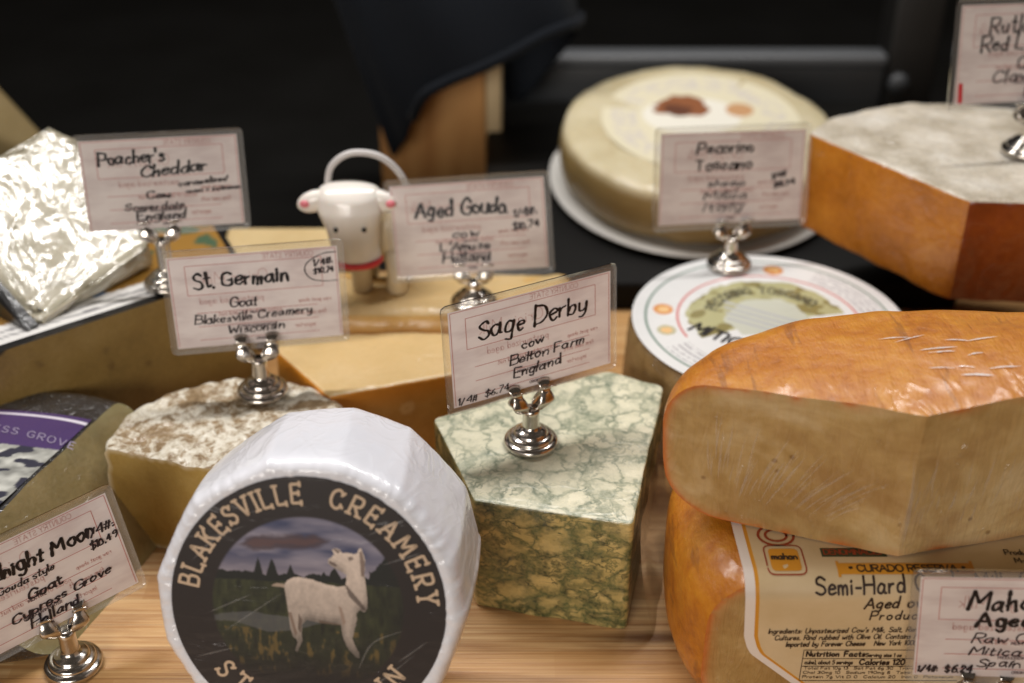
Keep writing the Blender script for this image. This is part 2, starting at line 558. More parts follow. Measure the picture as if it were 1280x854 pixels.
def paint_disc(name, R, func, mat, parent, fmap, rings=110, segs=300, rx=1.0, ry=1.0):
    """a fine polar mesh whose 'paint' attribute carries printed artwork; func(u, v) takes arrays in -1..1, returns rgb"""
    rr = np.linspace(0, 1, rings + 1)[1:]; aa = np.linspace(0, 2 * pi, segs, endpoint=False)
    u = np.concatenate([[0], np.outer(rr, np.cos(aa)).ravel()]); v = np.concatenate([[0], np.outer(rr, np.sin(aa)).ravel()])
    verts = [fmap(a * R * rx, b * R * ry, 0) for a, b in zip(u, v)]
    faces = [(0, 1 + i, 1 + (i + 1) % segs) for i in range(segs)]
    for q in range(rings - 1):
        o = 1 + q * segs
        faces += [(o + i, o + segs + i, o + segs + (i + 1) % segs, o + (i + 1) % segs) for i in range(segs)]
    me = bpy.data.meshes.new(name); me.from_pydata([tuple(p) for p in verts], [], faces)
    col = func(u, v); col = np.concatenate([col, np.ones((len(col), 1))], 1)
    at = me.color_attributes.new('paint', 'FLOAT_COLOR', 'POINT'); at.data.foreach_set('color', col.astype(np.float32).ravel())
    me.materials.append(mat); me.polygons.foreach_set('use_smooth', [True] * len(me.polygons))
    o = bpy.data.objects.new(name, me); C.objects.link(o); o.parent = parent
    return o


def srgb(c): return np.array(lin(*c)[:3])


def inpoly(u, v, P):
    P = np.array(P); r = np.zeros(u.shape, bool); j = len(P) - 1
    for i in range(len(P)):
        c = ((P[i, 1] > v) != (P[j, 1] > v)) & (u < (P[j, 0] - P[i, 0]) * (v - P[i, 1]) / (P[j, 1] - P[i, 1] + 1e-12) + P[i, 0])
        r ^= c; j = i
    return r


_rs = np.random.RandomState(3); _tab = _rs.rand(64, 64)


def vnoise(u, v, s):
    x, y = u * s + 100, v * s + 100; i, j = np.floor(x).astype(int), np.floor(y).astype(int); f, g = x - i, y - j
    f, g = f * f * (3 - 2 * f), g * g * (3 - 2 * g); T = lambda a, b: _tab[a % 64, b % 64]
    return (T(i, j) * (1 - f) + T(i + 1, j) * f) * (1 - g) + (T(i, j + 1) * (1 - f) + T(i + 1, j + 1) * f) * g


def fnoise(u, v, s): return .55 * vnoise(u, v, s) + .3 * vnoise(u, v, s * 2.1) + .15 * vnoise(u, v, s * 4.3)


def lay(base, mask, col):
    m = np.clip(mask.astype(float), 0, 1)[:, None]; return base * (1 - m) + np.asarray(col) * m


# ------------------------------------------------------------------ setting: shelf, dark case behind
k = Mat('bamboo')
tc = k.obj((1, 1, 1)); sep = k.n('ShaderNodeSeparateXYZ', Vector=tc)
strip = k.math('FLOOR', k.math('MULTIPLY', sep.outputs[1], 58.0))
rnd_ = k.n('ShaderNodeTexWhiteNoise', {'noise_dimensions': '1D'}, W=strip).outputs[0]
seg = k.math('FLOOR', k.math('ADD', k.math('MULTIPLY', sep.outputs[0], 4.0), k.math('MULTIPLY', rnd_, 7.0)))
rnd2 = k.n('ShaderNodeTexWhiteNoise', {'noise_dimensions': '2D'}, Vector=k.n('ShaderNodeCombineXYZ', X=seg, Y=strip).outputs[0]).outputs[0]
fib = k.noise(k.obj((6, 420, 420)), 1., 5, .65)
fib2 = k.noise(k.obj((14, 120, 60)), 1., 4, .6, .4)
base = k.ramp(rnd2, [(0, lin(192, 148, 94)), (.5, lin(208, 168, 114)), (1, lin(222, 188, 138))])
c = k.mix(k.ramp(fib, [(.40, 1.), (.62, 0.)]), base, lin(180, 134, 84))
c = k.mix(k.math('MULTIPLY', k.ramp(fib2, [(.45, 0.), (.75, 1.)]), .55), c, lin(134, 88, 48))
knot = k.n('ShaderNodeTexVoronoi', {'feature': 'F1'}, Vector=k.obj((5, 34, 1)), Scale=1., Randomness=1.).outputs[0]
c = k.mix(k.ramp(knot, [(.07, .85), (.19, 0.)]), c, lin(96, 60, 32))
edge = k.math('ABSOLUTE', k.math('SUBTRACT', k.math('FRACT', k.math('MULTIPLY', sep.outputs[1], 58.0)), .5))
c = k.mix(k.ramp(edge, [(.475, 0.), (.5, .5)]), c, lin(110, 72, 40))
k.bs(Base_Color=c, Roughness=k.ramp(fib, [(.3, .34), (.7, .48)]), Normal=k.bump(fib, .0003), Specular_IOR_Level=.4)
BAMBOO = k.m

bm = bmesh.new(); box(bm, -.62, .62, .18, .80, -.02, 0); bevelled(bm, .003)
structure(autosmooth(part('bamboo_shelf', bm, BAMBOO)))
k = Mat('dark_deck'); k.bs(Base_Color=lin(15, 14, 12), Specular_IOR_Level=.15, Roughness=k.ramp(k.noise(k.obj((8, 8, 8)), 1.), [(.3, .5), (.7, .7)])); DARK = k.m
bm = bmesh.new(); box(bm, -1.6, 1.6, .10, 2.2, -.06, -.0205)
structure(part('case_floor', bm, DARK, smooth=False))
k = Mat('dark_back')
nn = k.noise(k.obj((2.2, 2.2, 5)), 1., 3)
k.bs(Base_Color=k.ramp(nn, [(.45, lin(8, 7, 6)), (.62, lin(18, 12, 9)), (.8, lin(34, 20, 12))]), Roughness=.8, Specular_IOR_Level=.08); BACK = k.m  # brown noise patches paint faint warm reflections into the wall
bm = bmesh.new(); box(bm, -1.6, 1.6, 1.75, 1.8, -.02, 1.6)
structure(part('back_wall', bm, BACK, smooth=False))
bm = bmesh.new()
vs = [bm.verts.new(p) for p in ((-.02, .745, -.0204), (.30, .745, -.0204), (.30, 1.0, -.0204), (-.02, 1.0, -.0204),
                                (-.02, .745, .0205), (.30, .745, .0205), (.30, 1.0, .0496), (-.02, 1.0, .0496))]
for f in ((3, 2, 1, 0), (4, 5, 6, 7), (0, 1, 5, 4), (1, 2, 6, 5), (2, 3, 7, 6), (3, 0, 4, 7)): bm.faces.new([vs[i] for i in f])
bevelled(bm, .003)
structure(autosmooth(part('display_riser', bm, DARK)))

# grey metal rail across the back of the case
t = thing('metal_rail', 'grey metal rail with round bolt running across the dark back', 'rail', (.07, 1.06, -.02))
STEEL = Mat('rail_steel'); STEEL.bs(Base_Color=lin(62, 64, 66), Roughness=.5, Metallic=.0); STEEL = STEEL.m
POSTM = simple('post_dark', lin(24, 23, 21), .5)
bm = bmesh.new(); box(bm, .005, .318, 1.05, 1.06, .020, .060); bevelled(bm, .002); part('face_plate', bm, STEEL, t)
bm = bmesh.new(); box(bm, .005, .318, 1.044, 1.066, .062, .072); bevelled(bm, .003); part('upper_lip', bm, simple('lip_light', lin(88, 90, 92), .4, .0), t)
bm = bmesh.new(); box(bm, .005, .318, 1.040, 1.066, .010, .019); bevelled(bm, .003); part('lower_lip', bm, simple('lip_light_b', lin(112, 114, 114), .4, .0), t)
bm = bmesh.new(); box(bm, .320, .362, 1.05, 1.09, -.0195, .16); bevelled(bm, .003); part('end_post', bm, POSTM, t)
bm = bmesh.new(); lathe(bm, [(0, .006), (.006, .006), (.0085, .003), (.009, 0)], 24); bmesh.ops.rotate(bm, verts=bm.verts, matrix=Matrix.Rotation(pi / 2, 3, 'X')); bmesh.ops.translate(bm, verts=bm.verts, vec=(.331, 1.0495, .046)); part('bolt', bm, STEEL, t)

# wooden block and black cloth
k = Mat('tan_wood'); f1 = k.noise(k.obj((60, 60, 6)), 1., 4)
k.bs(Base_Color=k.ramp(f1, [(.3, lin(176, 126, 72)), (.7, lin(206, 160, 102))]), Roughness=.55); TAN = k.m
t = thing('wooden_block', 'upright tan wooden block half hidden under the black cloth', 'wooden block', (-.056, .98, -.02))
bm = bmesh.new(); box(bm, -.105, -.021, .95, 1.0, -.0203, .124); bevelled(bm, .002); part('block_face', bm, TAN, t)
bm = bmesh.new(); box(bm, -.0205, -.008, .948, 1.0, -.0203, .122); bevelled(bm, .002); part('pale_edge', bm, simple('pale_wood', lin(196, 176, 138), .6), t)

CLOTH = Mat('black_cloth'); CLOTH.bs(Base_Color=lin(14, 18, 24), Roughness=.9, Specular_IOR_Level=.15, Sheen_Weight=.03, Normal=CLOTH.bump(CLOTH.noise(CLOTH.obj((900, 900, 900)), 1., 2), .0004)); CLOTH = CLOTH.m
t = thing('black_cloth', 'black cloth draped over the tan wooden block', 'cloth', (-.02, .95, -.02))
bm = bmesh.new()
hem = [(-.094, .935, .020), (-.088, .93, .034), (-.083, .925, .047), (-.075, .915, .068), (-.065, .90, .091), (-.047, .90, .1019), (-.0234, .90, .1118), (0, .902, .1227), (.0231, .908, .134), (.040, .915, .1385), (.0485, .93, .136), (.052, .96, .132)]
top = [(-.17, .985, .25), (-.155, .985, .25), (-.14, .98, .25), (-.125, .975, .25), (-.105, .97, .25), (-.08, .97, .25), (-.05, .97, .25), (-.02, .97, .245), (.005, .975, .24), (.022, .98, .225), (.034, .985, .205), (.043, .99, .18)]
rows = []
for j in range(15):
    s = j / 14; row = []
    for i in range(len(hem)):
        a, b = Vector(hem[i]), Vector(top[i]); p = a.lerp(b, s)
        p.y -= .018 * sin(pi * min(1, s * .9)) * (1 - abs(i / 11 - .5) * .6); p.y += .006 * sin(i * 1.9 + s * 3)
        p.z += .004 * sin(i * 2.3) * (1 - s)
        row.append(bm.verts.new(p))
    rows.append(row)
for A, B in zip(rows, rows[1:]):
    for i in range(len(A) - 1): bm.faces.new((A[i], A[i + 1], B[i + 1], B[i]))
b4 = bmesh.new(); tube(b4, [(x_, y_ - .002, z_ + .002) for x_, y_, z_ in catmull3(hem[3:])], .0042, 10); part('rolled_hem', b4, CLOTH, t)
o = part('front_fold', bm, CLOTH, t)
for m_ in ((o.modifiers.new('thick', 'SOLIDIFY'), 'thickness', .0025), ): setattr(m_[0], m_[1], m_[2])
o.modifiers.new('sub', 'SUBSURF').render_levels = 2; o.modifiers['sub'].levels = 2
bm = bmesh.new(); rows = []
lo = [(-.0075, 1.004, .075), (-.007, 1.003, .050), (-.0045, 1.002, .032), (.014, 1.0, .056), (.034, .99, .085), (.053, .975, .112)]
hi = [(-.0065, 1.006, .18), (.0, 1.01, .18), (.01, 1.012, .18), (.02, 1.01, .18), (.034, 1.005, .18), (.046, 1.0, .18)]
for j in range(7):
    rows.append([bm.verts.new(Vector(a).lerp(Vector(b), j / 6) + Vector((0, .006 * sin(i * 1.7 + j), 0))) for i, (a, b) in enumerate(zip(lo, hi))])
for A, B in zip(rows, rows[1:]):
    for i in range(len(A) - 1): bm.faces.new((A[i], A[i + 1], B[i + 1], B[i]))
o = part('rear_corner', bm, CLOTH, t); o.modifiers.new('thick', 'SOLIDIFY').thickness = .0025
o.modifiers.new('sub', 'SUBSURF').render_levels = 2

# ------------------------------------------------------------------ cheese materials
def cheese(name, cols, scale=30, rough=.45, sss=.12, film=None, bump=.0004, spec=.4, sr=(.9, .6, .3)):
    k = Mat(name); nz = k.noise(k.obj((scale,) * 3), 1., 5, .55); fine = k.noise(k.obj((scale * 14,) * 3), 1., 3, .6)
    c = k.ramp(k.math('ADD', k.math('MULTIPLY', nz, .75), k.math('MULTIPLY', fine, .25)), [(.32 + .36 * i / max(1, len(cols) - 1), lin(*q)) for i, q in enumerate(cols)])
    k.bs(Base_Color=c, Roughness=rough, Subsurface_Weight=sss, Subsurface_Radius=sr, Subsurface_Scale=.004, Specular_IOR_Level=spec,
         Normal=k.bump(fine, bump))
    if film: k.film(**film)
    k.c = c; return k


def marbled(name, pale, vein, dark, vein_w, film=None, zs=1.0):
    k = Mat(name); v = k.obj((1, 1, zs))
    def warp(vec, scale, amt, det=3.):
        wob = k.n('ShaderNodeTexNoise', Vector=vec, Scale=scale, Detail=det, Roughness=.6).outputs[1]
        c_ = k.n('ShaderNodeVectorMath', {'operation': 'SUBTRACT'}, _0=wob, _1=(.5, .5, .5)).outputs[0]
        sc_ = k.n('ShaderNodeVectorMath', {'operation': 'SCALE'}, _0=c_); sc_.inputs[3].default_value = amt
        return k.n('ShaderNodeVectorMath', {'operation': 'ADD'}, _0=vec, _1=sc_.outputs[0]).outputs[0]
    w1 = warp(warp(v, 60., .022), 230., .007)
    def edges(vec, scale): return k.n('ShaderNodeTexVoronoi', {'feature': 'DISTANCE_TO_EDGE'}, Vector=vec, Scale=scale, Randomness=1.).outputs[0]
    f1 = k.n('ShaderNodeTexVoronoi', {'feature': 'F1'}, Vector=w1, Scale=70., Randomness=1.)
    e, e2, e3 = edges(w1, 58.), edges(w1, 105.), edges(warp(v, 160., .012), 240.)
    nz = k.noise(v, 42., 4); nz2 = k.noise(v, 95., 4); fine = k.noise(v, 520., 4, .65)
    wd = k.math('MULTIPLY', k.ramp(nz2, [(.36, .35), (.68, 1.9)]), vein_w)
    m = k.math('SUBTRACT', 1.0, k.math('DIVIDE', e, wd), True)
    m2 = k.math('MULTIPLY', k.math('SUBTRACT', 1.0, k.math('DIVIDE', e2, wd), True), k.ramp(nz, [(.44, 0.), (.56, .95)]))
    m3 = k.math('MULTIPLY', k.math('SUBTRACT', 1.0, k.math('DIVIDE', e3, k.math('MULTIPLY', wd, 1.4)), True), k.ramp(nz2, [(.5, 0.), (.62, .7)]))
    m = k.math('MAXIMUM', k.math('MAXIMUM', k.math('POWER', m, .8), m2), m3)
    m = k.math('MULTIPLY', k.math('POWER', m, 1.25), k.ramp(fine, [(.3, .72), (.65, 1.08)]), True)
    halo = k.math('MULTIPLY', k.math('SUBTRACT', 1.0, k.math('DIVIDE', e, k.math('MULTIPLY', wd, 3.5)), True), .35)
    tone = k.mix(k.math('MULTIPLY', k.n('ShaderNodeSeparateColor', Color=f1.outputs[1]).outputs[0], .8), lin(*pale[0]), lin(*pale[1]))
    tone = k.mix(halo, tone, lin(*vein))
    veinc = k.mix(k.ramp(k.noise(v, 130., 3), [(.4, 0.), (.65, 1.)]), lin(*vein), lin(*dark))
    c = k.mix(m, tone, veinc)
    k.bs(Base_Color=c, Roughness=.42, Subsurface_Weight=.1, Subsurface_Radius=(.8, .8, .5), Subsurface_Scale=.003, Normal=k.bump(fine, .0003))
    if film: k.film(**film)
    return k


RINDC = lambda k, stops, base: k.mix(k.ramp(k.math('MULTIPLY', k.attr('depth').outputs['Fac'], 100.0), stops), lin(*base), k.c)

# ------------------------------------------------------------------ green marbled wedge
t = thing('cheese_wedge', 'green marbled wedge in clear film beneath the centre price card', 'cheese', (.02, .50, 0))
foot = round_poly([(-.0175, .4605), (.0545, .4435), (.0800, .5560), (.0505, .5700), (-.0400, .5260)], [.003, .003, .006, .01, .004], 300)
bm = bmesh.new(); loft(bm, foot, 0.0003, .066, .0018, .0015, 4)
roughen(bm, .0009, 40, 3, 1)
for f in bm.faces: f.material_index = 0 if f.normal.z > .75 else 1
TOPM = marbled('sage_top_lit', ((214, 210, 182), (230, 224, 196)), (158, 162, 136), (108, 120, 98), .105, dict(weight=.6, rough=.3, scale=(35, 35, 35), dist=.0006)).m  # paler copy for the top, cool lamp veil painted into its colours
SIDEM = marbled('sage_side_shaded', ((188, 166, 102), (212, 188, 124)), (84, 94, 54), (38, 52, 28), .21, dict(weight=.8, rough=.16, scale=(200, 200, 30), rot=(0, .5, 0), dist=.0004), 1.25).m  # same marbling in warm dark tones, bounce and shade painted in
split_parts(bm, {0: ('cut_top', TOPM), 1: ('cut_side', SIDEM)}, t)
bm = bmesh.new()   # loose film standing off the right flank of the wedge
P0 = [(.0560, .4425), (.0640, .478), (.0725, .515), (.0815, .5555)]; rows = []
for j in range(9):
    s = j / 8
    rows.append([bm.verts.new((x + .0018 + .009 * (1 - s) ** 2 + .0004 * sin(i * .9 + j * .4), y - .002 * (1 - s), .0006 + .064 * s)) for i, (x, y) in enumerate(resample(P0, 60)[:22])])
for A, B in zip(rows, rows[1:]):
    for i in range(len(A) - 1): bm.faces.new((A[i], A[i + 1], B[i + 1], B[i]))
part('loose_film', bm, LAMINATE, t)

# ------------------------------------------------------------------ crusted half wheel (left of centre)
t = thing('crusted_cheese', 'cut half wheel with mottled brown and white crust', 'cheese', (-.14, .51, 0))
bm = bmesh.new(); loft(bm, superellipse(-.1405, .5115, .0625, .0610, 2.1, 260), .0003, .060, .005, .006, 6, caps=(1, .96, .9, .82, .74, .66, .58, .5, .42, .34, .26, .18, .1))
roughen(bm, .0022, 70, 4, 5)
kd = kd_of(bm); d = Vector((.0496, -.0161, 0)).normalized(); nrm = Vector((d.y, -d.x, 0))
if nrm.y > 0: nrm = -nrm
cut(bm, (-.2005, .5090, .03), nrm, 1)
k = Mat('crust'); v = k.obj((1, 1, 1)); a = k.noise(v, 55., 6, .7, .8); b = k.noise(v, 190., 5, .65, .5); cc = k.noise(v, 700., 3)
patch = k.ramp(k.math('ADD', k.math('MULTIPLY', a, .65), k.math('MULTIPLY', b, .35)), [(.455, 0.), (.54, 1.)])
brown = k.ramp(b, [(.35, lin(126, 102, 70)), (.65, lin(168, 144, 108))])
white = k.ramp(b, [(.35, lin(196, 184, 160)), (.6, lin(226, 220, 204))])
c = k.mix(patch, brown, white); c = k.mix(k.ramp(cc, [(.62, 0.), (.7, .5)]), c, lin(92, 70, 44))
k.bs(Base_Color=c, Roughness=.7, Normal=k.bump(k.math('ADD', b, k.math('MULTIPLY', cc, .4)), .0016)); k.film(.45, .2, (50, 50, 50), dist=.002); CRUST = k.m
k = cheese('crusted_paste', [(150, 122, 62), (168, 140, 76), (178, 152, 90)], 40, .45, .15, dict(weight=.5, rough=.25, scale=(20, 20, 60), dist=.0006))
k.bs(Base_Color=RINDC(k, [(.02, 0.), (.30, 1.)], (206, 190, 158)))
split_parts(bm, {0: ('crust', CRUST), 1: ('cut_face', k.m)}, t, kd)

# ------------------------------------------------------------------ two stacked-back yellow slabs and a pale block behind
GFILM = dict(weight=.6, rough=.25, scale=(40, 40, 40), dist=.0008)
k = cheese('gouda_top', [(202, 172, 118), (208, 178, 126), (214, 186, 138)], 25, .4, .15, GFILM); GTOP = k.m
k = cheese('gouda_side', [(172, 122, 56), (194, 144, 72), (206, 160, 92)], 45, .42, .12, GFILM)
sp = k.n('ShaderNodeSeparateXYZ', Vector=k.obj()); zz = sp.outputs[2]
c = k.mix(k.ramp(k.math('MULTIPLY', zz, 10.), [(.44, 0.), (.56, 1.)]), k.c, lin(214, 140, 44))
ds = k.n('ShaderNodeVectorMath', {'operation': 'DISTANCE'}, _0=k.obj((1, 1, 1)), _1=(.0025, -.016, .044)).outputs[1]
ds = k.math('ADD', ds, k.math('MULTIPLY', k.noise(k.obj((300,) * 3), 1.), .004))
c = k.mix(k.ramp(k.math('MULTIPLY', ds, 100.), [(.35, 0.), (.5, .7), (.62, .7), (.78, 0.)]), c, lin(222, 186, 136))
k.bs(Base_Color=c); GSIDE = k.m
t = thing('yellow_cheese_slab', 'yellow slab with orange brown rind behind the white paper wheel', 'cheese', (-.06, .585, 0))
foot = round_poly([(-.0960, .5535), (-.034, .5740), (.012, .590), (.012, .6180), (-.1335, .6180), (-.1310, .5985)], .003, 240)
bm = bmesh.new(); loft(bm, foot, .0003, .0600, .0022, .002, 4); roughen(bm, .0008, 45, 3, 2)
for f in bm.faces: f.material_index = 0 if f.normal.z > .8 else 1
split_parts(bm, {0: ('cut_top', GTOP), 1: ('rind', GSIDE)}, t)
k = cheese('gouda2_side', [(190, 146, 80), (202, 160, 92), (208, 170, 106)], 35, .4, .12, GFILM); GSIDE2 = k.m
t = thing('yellow_cheese_block', 'rounded yellow block carrying the cow figurine', 'cheese', (-.04, .645, 0))
foot = round_poly([(-.112, .6205), (.030, .6205), (.038, .674), (-.118, .678)], .006, 240)
bm = bmesh.new(); loft(bm, foot, .0003, .0695, .0105, .003, 7); roughen(bm, .0012, 35, 3, 4)
for f in bm.faces: f.material_index = 0 if f.normal.z > .8 else 1
split_parts(bm, {0: ('cut_top', GTOP), 1: ('rind', GSIDE2)}, t)
t = thing('pale_cheese_block', 'pale tan block half hidden behind the cards near the cow', 'cheese', (-.14, .72, 0))
bm = bmesh.new(); loft(bm, round_poly([(-.182, .702), (-.106, .702), (-.104, .742), (-.184, .742)], .004, 160), .0003, .064, .003, .003, 4)
for f in bm.faces: f.material_index = 0 if f.normal.z > .8 else 1
split_parts(bm, {0: ('cut_top', cheese('pale_top', [(196, 170, 122), (214, 190, 142)], 25, .5).m), 1: ('rind', cheese('pale_side', [(150, 124, 80), (176, 148, 100)], 25, .5).m)}, t)

# ------------------------------------------------------------------ big black-waxed wheel at the left, cut face towards us
t = thing('waxed_cheese_wheel', 'big cut wheel with black wax edge and olive cut face', 'cheese', (-.25, .62, 0))
bm = bmesh.new(); loft(bm, superellipse(-.285, .655, .168, .150, 2.1, 300), .0003, .090, .006, .006, 6, caps=(1, .97, .92, .85, .75, .6, .4, .2))
kd = kd_of(bm); d = Vector((.0692, .0527, 0)).normalized(); nrm = Vector((d.y, -d.x, 0))
cut(bm, (-.261, .5500, .05), nrm, 1)
d2 = Vector((.50, .866, 0)).normalized(); nrm2 = Vector((.9, .43, 0)).normalized(); cut(bm, (-.152, .640, .05), nrm2, 1)
k = cheese('olive_paste', [(116, 92, 46), (136, 110, 58), (150, 124, 72)], 26, .45, .12, dict(weight=.5, rough=.28, scale=(16, 16, 16), dist=.001))
spots = k.ramp(k.noise(k.obj((70,) * 3), 1., 2), [(.64, 0.), (.74, .6)])
k.c = k.mix(spots, k.c, lin(92, 66, 32))
k.bs(Base_Color=RINDC(k, [(.20, 0.), (.34, 1.)], (26, 25, 24)))
WAX = Mat('black_wax'); WAX.bs(Base_Color=lin(26, 25, 25), Roughness=.3, Coat_Weight=.6, Coat_Roughness=.15, Coat_Normal=WAX.bump(WAX.noise(WAX.obj((120,) * 3), 1., 3), .002)); WAX = WAX.m
split_parts(bm, {0: ('wax_coat', WAX), 1: ('cut_face', k.m)}, t, kd)


def biglabel(u, v):
    col = np.tile(srgb((150, 110, 44)), (len(u), 1)); r = np.hypot(u, v)
    n = fnoise(u, v, 9)
    col = lay(col, n > .66, srgb((70, 92, 66))); col = lay(col, vnoise(u + 3, v, 9) > .84, srgb((40, 110, 176)))
    X, Yy = -.285 + u * .160 + .261, .655 + v * .142 - .55
    e = (-X * .6058 + Yy * .7956) * 1000 - 5.5 + 2.5 * (u - .1) ** 2 * 4        # millimetres behind the cut edge
    col = lay(col, e < 19, srgb((222, 220, 216)))
    for q in (6.5, 12.): col = lay(col, np.abs(e - q) < .9, srgb((120, 118, 120)))
    return col


LBL = painted('wheel_label')
o = paint_disc('round_label', 1., biglabel, LBL, t, lambda x, y, l: Vector((-.285 + x * .160, .655 + y * .142, .0905)) - Vector(t.location), 90, 260)
b2 = bmesh.new(); b2.from_mesh(o.data); co = Vector((-.261, .5500, .05)) - Vector(t.location) - nrm * .0055
bmesh.ops.bisect_plane(b2, geom=list(b2.verts) + list(b2.edges) + list(b2.faces), dist=1e-6, plane_co=co, plane_no=nrm, clear_outer=True)
bmesh.ops.bisect_plane(b2, geom=list(b2.verts) + list(b2.edges) + list(b2.faces), dist=1e-6, plane_co=Vector((-.156, .640, .05)) - Vector(t.location), plane_no=nrm2, clear_outer=True); b2.to_mesh(o.data); b2.free()

WEDGE = [(-.2480, .5752, .0915), (-.2017, .6329, .1081), (-.2266, .6611, .1295), (-.2496, .687, .1492), (-.2646, .6899, .1548), (-.2872, .664, .1478), (-.3069, .6407, .1415), (-.2949, .5899, .1121), (-.2718, .5937, .1076)][:7] + [(-.3100, .6100, .1240), (-.2718, .5937, .1076)]
# film-wrapped white wedge lying on it
t = thing('wrapped_cheese_wedge', 'white wedge in crinkled shiny film leaning on the waxed wheel', 'cheese', (-.25, .64, .091))
front = WEDGE
bm = bmesh.new()
for p in front: bm.verts.new(p)
for p in front: bm.verts.new((p[0], p[1] + .006, .0912) if p[2] > .0935 else (p[0], p[1], .0912))
bmesh.ops.convex_hull(bm, input=list(bm.verts))
for v in [v for v in bm.verts if not v.link_faces]: bm.verts.remove(v)
bmesh.ops.bevel(bm, geom=list(bm.edges), offset=.002, segments=2, affect='EDGES')
bmesh.ops.triangulate(bm, faces=bm.faces)
for _ in range(5):
    bmesh.ops.subdivide_edges(bm, edges=[e for e in bm.edges if e.calc_length() > .006], cuts=1)
    bmesh.ops.triangulate(bm, faces=[f for f in bm.faces if len(f.verts) > 3])
roughen(bm, .0011, 55, 3, 9)
k = cheese('wrapped_paste', [(154, 147, 126), (174, 167, 146), (188, 182, 162)], 22, .4, .2)
h1 = k.noise(k.obj((34, 15, 34), (0, .6, .5)), 1., 3, .45, 2.2); h2 = k.math('MULTIPLY', k.noise(k.obj((150, 120, 150)), 1., 2, .5, .6), k.ramp(k.noise(k.obj((20,) * 3), 1., 2), [(.46, 0.), (.60, 1.)]))
k.bs(Coat_Weight=1., Coat_Roughness=.15, Coat_IOR=2.0, Coat_Normal=k.bump(k.math('ADD', h1, k.math('MULTIPLY', h2, .12)), .0056, 1.))
part('film_wrapped_paste', bm, k.m, t)
bm = bmesh.new(); a_, b_ = Vector(WEDGE[0]), Vector(WEDGE[-1]); ax = (b_ - a_).normalized(); sd = Vector((-ax.y, ax.x, 0)) * -1
if sd.x > 0: sd = -sd
for f_ in (-.01, .25, .5, .75, 1.1):
    p = a_ + (b_ - a_) * f_
    for q in ((sd * .0015, .0012), (sd * .006, -.0005), (sd * .009, -.004)): bm.verts.new(p + q[0] + Vector((0, 0, q[1])))
    bm.verts.new(Vector((p.x, p.y, .0912)) + sd * .009); bm.verts.new(Vector((p.x, p.y, .0912)) + sd * .0015)
bmesh.ops.convex_hull(bm, input=list(bm.verts))
for v in [v for v in bm.verts if not v.link_faces]: bm.verts.remove(v)
part('black_rind', bm, WAX, t, smooth=False)

# blurred olive cheese at the far left
t = thing('olive_cheese_wedge', 'dim olive wedge behind the film wrapped one at frame edge', 'cheese', (-.37, .84, -.02))
bm = bmesh.new(); loft(bm, round_poly([(-.53, .80), (-.365, .80), (-.32, .86), (-.53, .90)], .004, 120), -.0203, .1250, .004, .003, 4)
for v in bm.verts:
    if v.co.z > .05: v.co.z -= max(0, (v.co.x + .375)) * 1.3
part('paste', bm, cheese('far_olive', [(120, 102, 66), (140, 122, 84)], 20, .6).m, t)

# ------------------------------------------------------------------ purple-label cheese at lower left
t = thing('purple_label_cheese', 'greenish cut wheel with purple banded label behind the tilted card', 'cheese', (-.28, .485, 0))
foot = superellipse(-.33, .490, .160, .080, 3.0, 300)
bm = bmesh.new(); loft(bm, foot, .0003, .060, .010, .012, 7, caps=(1, .97, .92, .85, .75, .6, .4, .2))
roughen(bm, .0012, 30, 3, 12); kd = kd_of(bm)
T1, T2, B1 = Vector((-.238, .457, .06)), Vector((-.2055, .549, .06)), Vector((-.2095, .427, 0))
nrm = (T2 - T1).cross(B1 - T1).normalized()
if nrm.x < 0: nrm = -nrm
cut(bm, T1, nrm, 1)
k = cheese('green_paste', [(128, 114, 74), (148, 132, 92), (160, 146, 106)], 22, .42, .2, dict(weight=.7, rough=.2, scale=(30, 30, 90), dist=.001)); k.bs(Base_Color=RINDC(k, [(.05, 0.), (.6, 1.)], (150, 140, 100)))
k2 = Mat('dark_wax_film'); k2.bs(Base_Color=lin(36, 33, 32), Roughness=.4); k2.film(1., .1, (90, 90, 90), dist=.004)
split_parts(bm, {0: ('wax_coat', k2.m), 1: ('cut_face', k.m)}, t, kd)


def moonlabel(u, v):
    r = (np.abs(u) ** 3 + np.abs(v) ** 3) ** (1 / 3)
    n = fnoise(u * 3 + 2, v * 1.2, 6)
    pic = np.outer(.28 + .5 * np.clip((n - .3) * 2.2, 0, 1), srgb((236, 236, 226)))
    pic = lay(pic, (vnoise(u * 3, v * 2 + 5, 7) > .72), srgb((44, 44, 60)))
    col = lay(pic, (v > .42 - .5 * np.clip(u - .5, 0, 1)), srgb((70, 48, 98))); col = lay(col, (r > .935) & (r < .96) & (v > 0), srgb((226, 220, 230)))
    return col


o = paint_disc('printed_label', 1., moonlabel, painted('moon_label', .4, .6, .0012, 80), t, lambda x, y, l: Vector((-.33 + x * .146, .490 + y * .0520, .0610)) - Vector(t.location), 120, 420)
me = o.data  # bend the polar grid to the superellipse outline
for v in me.vertices:
    x, y = (v.co.x + t.location.x + .33) / .146, (v.co.y + t.location.y - .490) / .052; r = math.hypot(x, y)
    if r > 1e-6:
        s_ = r / (abs(x) ** 3 + abs(y) ** 3) ** (1 / 3)
        v.co.x = -.33 + x * s_ * .146 - t.location.x; v.co.y = .490 + y * s_ * .052 - t.location.y
uu = np.array([(v.co.x + t.location.x + .33) / .146 for v in me.vertices]); vv = np.array([(v.co.y + t.location.y - .490) / .052 for v in me.vertices])
cl = moonlabel(uu, vv); me.color_attributes['paint'].data.foreach_set('color', np.concatenate([cl, np.ones((len(cl), 1))], 1).astype(np.float32).ravel())
b2 = bmesh.new(); b2.from_mesh(me); co = T1 - Vector(t.location) - nrm * .0012
